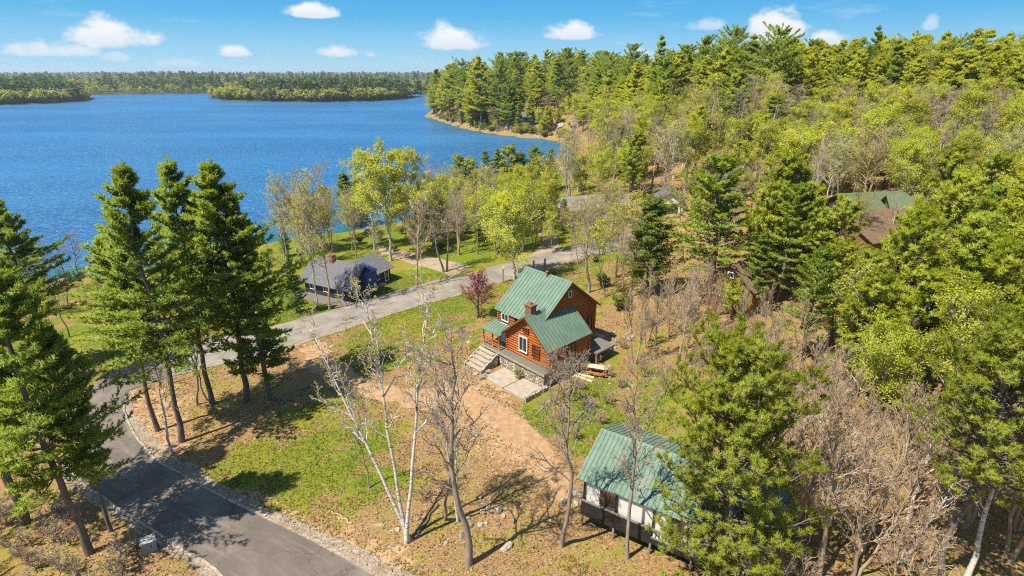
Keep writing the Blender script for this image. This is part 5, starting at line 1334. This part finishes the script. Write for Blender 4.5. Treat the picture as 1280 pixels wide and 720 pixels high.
# ------------------------------------------------------------------ stones
def rock_mesh(seed, mat):
    rng = np.random.default_rng(seed)
    nu, nv = 12, 8; th = np.arange(nu) * 2 * math.pi / nu; ph = np.linspace(-1.45, 1.5, nv)
    D = np.array([(math.cos(p) * math.cos(a), math.cos(p) * math.sin(a), math.sin(p)) for p in ph for a in th])
    r = np.ones(len(D))
    for _ in range(9):
        nn = unit(rng.normal(size=3)); c = rng.uniform(.55, .95); dd_ = D @ nn; r = np.where(dd_ > .05, np.minimum(r, c / np.maximum(dd_, .05)), r)
    V = D * r[:, None] * [1, .8, .62] + rng.normal(size=D.shape) * .02
    i = np.arange(nu * nv).reshape(nv, nu)
    return mesh_data('rock', V, [np.stack([i[:-1], np.roll(i[:-1], -1, 1), np.roll(i[1:], -1, 1), i[1:]], -1).reshape(-1, 4), [list(i[0])[::-1]], [list(i[-1])]], [M[mat]])
RM = [rock_mesh(i, 'rock' if i % 2 else 'rock_pale') for i in range(6)]
def rocks(center, spread, n, size, label, group, seed):
    rng = np.random.default_rng(seed)
    for i in range(n):
        p = at(center[0] + rng.normal() * spread[0], center[1] + rng.normal() * spread[1]); s = rng.uniform(*size) * (1.6 if rng.random() < .15 else 1)
        o = link('boulder', RM[rng.integers(6)]); o.location = (p[0], p[1], p[2] + s * .12); o.scale = (s, s * rng.uniform(.7, 1.1), s); o.rotation_euler = (rng.normal() * .2, rng.normal() * .2, rng.uniform(0, 6.28))
        tag(o, label, 'rock', group)
rocks((612, 655), (34, 22), 26, (.12, .34), 'grey stone among dry leaves at the foot of the tallest bare tree', 'stones by the tallest bare tree', 1)
rocks((718, 625), (10, 18), 8, (.15, .35), 'pale stone on the bank left of the cabin on posts', 'stones left of the cabin on posts', 2)
rocks((772, 652), (26, 8), 8, (.12, .28), 'small stone under the cabin on posts', 'stones under the cabin on posts', 3)
rocks((765, 425), (22, 10), 18, (.2, .5), 'rough stone in the rockery behind the picnic table', 'stones of the rockery behind the picnic table', 4)
rocks((745, 478), (28, 16), 20, (.12, .32), 'pale stone scattered on the grass right of the log house', 'stones right of the log house', 5)
rocks((580, 470), (16, 10), 12, (.15, .35), 'stone edging the bed left of the stone steps', 'stones left of the stone steps', 6)
rocks((585, 425), (16, 8), 10, (.15, .4), 'grey stone in the bed behind the porch', 'stones behind the porch', 7)
rocks((500, 660), (16, 14), 8, (.12, .3), 'stone lying round the foot of the birch clump', 'stones round the birch clump', 8)
rocks((660, 160), (30, 4), 16, (1.2, 3.2), 'big pale shore rock on the far point', 'shore rocks on the far point', 9)
rk = np.random.default_rng(10); wl = np.array([(537, 145.5), (552, 151), (580, 160), (620, 167), (660, 172), (690, 174), (708, 179)])
for i in range(110):
    f = rk.uniform(0, len(wl) - 1.01); k = int(f); q = wl[k] * (1 - f + k) + wl[k + 1] * (f - k); p = np.append(flat(q[0], q[1], LAKE), LAKE); p[1] += rk.uniform(-.5, 5); s_ = rk.uniform(.5, 1.7)
    o = link('boulder', RM[rk.integers(6)]); o.location = (p[0], p[1], max(hz(p[0], p[1]), LAKE) + s_ * .1); o.scale = (s_ * 1.3, s_, s_ * .8); o.rotation_euler = (rk.normal() * .2, rk.normal() * .2, rk.uniform(0, 6.28))
    tag(o, 'shore rock at the waterline of the far point', 'rock', 'waterline rocks of the far point')
rocks((470, 286), (40, 3), 10, (.4, .9), 'rock at the water edge behind the lakeside lawn', 'rocks behind the lakeside lawn', 11)
rocks((700, 212), (12, 4), 8, (.6, 1.5), 'rock at the head of the inlet', 'rocks at the head of the inlet', 12)
# fallen logs
for i, (ax, ay, bx_, by_, r, lb) in enumerate(((522, 668, 548, 632, .12, 'dark fallen log beside the birch clump'), (690, 500, 668, 520, .08, 'thin fallen pole below the right house wall'), (715, 478, 762, 440, .07, 'long fallen pole running up to the picnic table'), (975, 455, 1050, 510, .14, 'fallen reddish trunk under the right hand pines'), (775, 305, 812, 300, .1, 'fallen pale trunk by the bend of the rear road'), (440, 655, 415, 640, .07, 'short stick log on the roadside bank'))):
    a = at(ax, ay); b = at(bx_, by_); a[2] += r * .7; b[2] += r * .7
    K = 8; s = np.linspace(0, 1, K)[:, None]; P = a * (1 - s) + b * s; P[1:-1] += np.random.default_rng(i).normal(size=(K - 2, 3)) * [.06, .06, .02]
    V, Fc = tubes((P - a)[None], (r * (1 - .5 * s[:, 0]))[None], 7); n_ = len(V)
    Fc += [[list(range(7))[::-1]], [list(range(n_ - 7, n_))]]
    tag(link('fallen_log', mesh_data('fallen_log', V, Fc, [M['bark_dark' if i in (0, 3) else 'bark_tan']]), loc=a), lb, 'log')

# ------------------------------------------------------------------ grass blades and dry leaves on the near ground
rg = np.random.default_rng(44)
def ok_ground(P):
    o = np.ones(len(P), bool)
    for A, B in ((OUT, INN),):
        ring = np.concatenate([A, B[::-1]]); o &= sdist(P, ring) < -.3
    o &= sdist(P, np.concatenate([DA, DB[::-1]])) < 0
    L = (P - HO[:2]) @ np.array([[math.cos(HTH), -math.sin(HTH)], [math.sin(HTH), math.cos(HTH)]])
    o &= ~((L[:, 0] > -2.9) & (L[:, 0] < 7.8) & (L[:, 1] > -3.7) & (L[:, 1] < 9.2))
    return o
C = np.stack([rg.uniform(-48, 46, 260000), 22 + 60 * rg.random(260000) ** 1.5], 1); C = C[np.abs(C[:, 0]) < C[:, 1] * 1.0 + 4]
C = C[ok_ground(C)]; gv = gmap(C, grass_v); cl = np.sin(C[:, 0] * 1.9 + 2 * np.sin(C[:, 1] * 1.3)) * np.sin(C[:, 1] * 2.1) * .3 + np.sin(C[:, 0] * .7 + 1.5 * np.sin(C[:, 1] * .5)) * np.sin(C[:, 1] * .8 + 1) * .3
Gp = C[(gv + cl + rg.normal(size=len(C)) * .12) > .5][:52000]
Pz = np.column_stack([Gp, height(Gp)])
V, Fc = blades(rg, Pz, np.repeat(UP[None], len(Pz), 0), 5, .13, .016, 1.0, .4)
tag(link('grass', mesh_data('grass', V, Fc, [M['lawn_tuft']], True, nrm=unit(UP + rg.normal(size=(len(V) // 3, 3)) * .25).repeat(3, 0))), 'short spring grass growing in patches on the near slopes', 'grass', kind='stuff')
Lp = np.concatenate([C[(gv + rg.normal(size=len(C)) * .2) < .38][:42000], C[gv > .5][-5000:]])
Lz = np.column_stack([Lp, height(Lp) + .03])
V, Fc = leaf_quads(rg, Lz, .17, 1.6)
tag(link('fallen_leaves', mesh_data('fallen_leaves', V, Fc, [M['dry_tuft']])), 'dry tan leaves littering the bare ground under the trees', 'leaves', kind='stuff')
# ------------------------------------------------------------------ sky, clouds, sun, camera
SUN_FROM = np.array([-.84, -.54]); EL = R(58)
az = math.atan2(SUN_FROM[0], SUN_FROM[1])           # clockwise from +Y
w = bpy.data.worlds.new('World'); scene.world = w; w.use_nodes = True
t = w.node_tree; t.nodes.clear()
class WN(NT):
    def __init__(s, t): s.t = t
n = WN(t)
out = n.n('ShaderNodeOutputWorld'); bg = n.n('ShaderNodeBackground'); t.links.new(bg.outputs[0], out.inputs[0])
sky = n.n('ShaderNodeTexSky', sky_type='NISHITA', sun_disc=False, sun_elevation=EL, sun_rotation=az, altitude=300, air_density=1.0, dust_density=.3, ozone_density=2.6)
EXPO = .75; G_ = 10 / 2 ** EXPO
hs = n.n('ShaderNodeHueSaturation'); hs.inputs['Saturation'].default_value = 1.0; hs.inputs['Value'].default_value = 1.0; n.put(hs.inputs['Color'], sky.outputs[0])
d = n.n('ShaderNodeTexCoord').outputs['Generated']
sp = n.n('ShaderNodeSeparateXYZ'); n.put(sp.inputs[0], d)
azn = n.math('ARCTAN2', sp.outputs[0], sp.outputs[1]); eln = n.math('ARCSINE', sp.outputs[2])
nz = n.noise(26, 6, .6, n.scaled(d, (1, 1, 1.5)), .15); nz2 = n.noise(11, 5, .6, d)
CLOUDS = [(141, 40, 66, 15, 1), (60, 59, 66, 9, .8), (390, 12, 43, 9, 1), (566, 46, 50, 15, 1), (291, 63, 26, 7, .95), (423, 62, 28, 8, .95), (463, 67, 8, 4, .7), (713, 37, 41, 12, .95), (968, 30, 52, 20, 1), (128, 36, 30, 18, 1), (556, 42, 26, 16, 1), (885, 29, 30, 8, .6), (1034, 46, 36, 9, .9), (1164, 26, 13, 9, .55), (797, 65, 24, 6, .6), (228, 78, 38, 5, .4), (145, 70, 22, 5, .45), (-150, 40, 90, 22, 1), (1430, 50, 90, 22, 1)]
mask = None; shade = None
for cx, cy, cw, chh, op in CLOUDS:
    r = ray(cx, cy); ca = math.atan2(r[0], r[1]); ce = math.asin(r[2] / np.linalg.norm(r))
    r2 = ray(cx + cw, cy); wa = abs(math.atan2(r2[0], r2[1]) - ca); we = chh / F * .95
    dx = n.math('DIVIDE', n.math('SUBTRACT', azn, ca), wa); dy = n.math('DIVIDE', n.math('SUBTRACT', eln, ce - we * .55), we * 1.55)
    dyn = n.math('MULTIPLY', n.math('MINIMUM', dy, 0), 3.2); dyp = n.math('MAXIMUM', dy, 0)
    rad = n.math('ADD', n.math('MULTIPLY', dx, dx), n.math('ADD', n.math('MULTIPLY', dyn, dyn), n.math('MULTIPLY', dyp, dyp)))
    val = n.math('ADD', n.math('SUBTRACT', 1.0, rad), n.math('MULTIPLY', n.math('SUBTRACT', nz, .5), 2.3))
    m = n.math('MULTIPLY', n.sstep(val, .0, .85), op)
    s_ = n.math('MULTIPLY', m, n.sstep(dy, -.25, .55))
    mask = m if mask is None else n.math('MAXIMUM', mask, m)
    shade = s_ if shade is None else n.math('MAXIMUM', shade, s_)
# thin high wisps near the horizon
wis = n.math('MULTIPLY', n.sstep(n.noise(7, 6, .6, n.scaled(d, (1, 1, 5))), .56, .78), n.math('MULTIPLY', n.sstep(eln, .34, .0), .34))
mask = n.math('MAXIMUM', mask, wis)
cc = n.mix(n.math('ADD', n.math('MULTIPLY', shade, .8), n.math('MULTIPLY', n.math('SUBTRACT', nz2, .5), .5), clamp=True), tuple(G_ * x for x in (.76, .84, .94)), tuple(G_ * x for x in (.98, .99, 1.0)))
sc_ = lambda c: tuple(x * .1 for x in c)
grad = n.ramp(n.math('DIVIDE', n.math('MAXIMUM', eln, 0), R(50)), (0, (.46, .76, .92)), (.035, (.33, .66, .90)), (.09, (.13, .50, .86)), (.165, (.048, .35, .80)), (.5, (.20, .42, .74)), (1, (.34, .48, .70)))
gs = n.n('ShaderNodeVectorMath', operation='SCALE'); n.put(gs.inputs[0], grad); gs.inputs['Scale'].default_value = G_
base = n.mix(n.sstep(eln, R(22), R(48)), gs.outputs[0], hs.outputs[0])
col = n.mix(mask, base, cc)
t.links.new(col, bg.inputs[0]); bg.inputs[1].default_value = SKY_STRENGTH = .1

sl = bpy.data.lights.new('sun', 'SUN'); sl.energy = 4.9; sl.angle = R(.5); sl.color = (1.0, .94, .82)
so = link('sun', sl); dirv = np.array([SUN_FROM[0] * math.cos(EL), SUN_FROM[1] * math.cos(EL), math.sin(EL)])
from mathutils import Vector
so.rotation_euler = Vector(dirv).to_track_quat('Z', 'Y').to_euler(); so.location = (-60, -40, 90)

cam = bpy.data.cameras.new('camera'); cam.sensor_width = 36; cam.lens = F / 1280 * 36; cam.clip_start = .5; cam.clip_end = 20000
co = link('camera', cam); co.location = (0, 0, H); co.rotation_euler = (math.pi / 2 - PITCH, 0, 0)
scene.camera = co
n = NT('haze_air'); pv = n.n('ShaderNodeVolumePrincipled'); pv.inputs['Density'].default_value = .00012; n.put(pv.inputs['Color'], (.80, .88, .97)); pv.inputs['Anisotropy'].default_value = .2
n.t.links.new(pv.outputs[0], n.out.inputs['Volume'])
tag(MB().box(-5200, -60, -12, 5200, 6200, 52).build('haze', n.m), 'thin pale air over the lake', 'haze', kind='stuff')
scene.view_settings.view_transform = 'Standard'; scene.view_settings.look = 'None'; scene.view_settings.exposure = EXPO; scene.view_settings.gamma = 1.0
scene.view_settings.use_curve_mapping = False
scene.cycles.max_bounces = 8; scene.cycles.diffuse_bounces = 6; scene.cycles.glossy_bounces = 2; scene.cycles.transmission_bounces = 4; scene.cycles.transparent_max_bounces = 8
scene.cycles.use_denoising = False; scene.cycles.filter_width = 1.1
scene.cycles.sample_clamp_indirect = 6
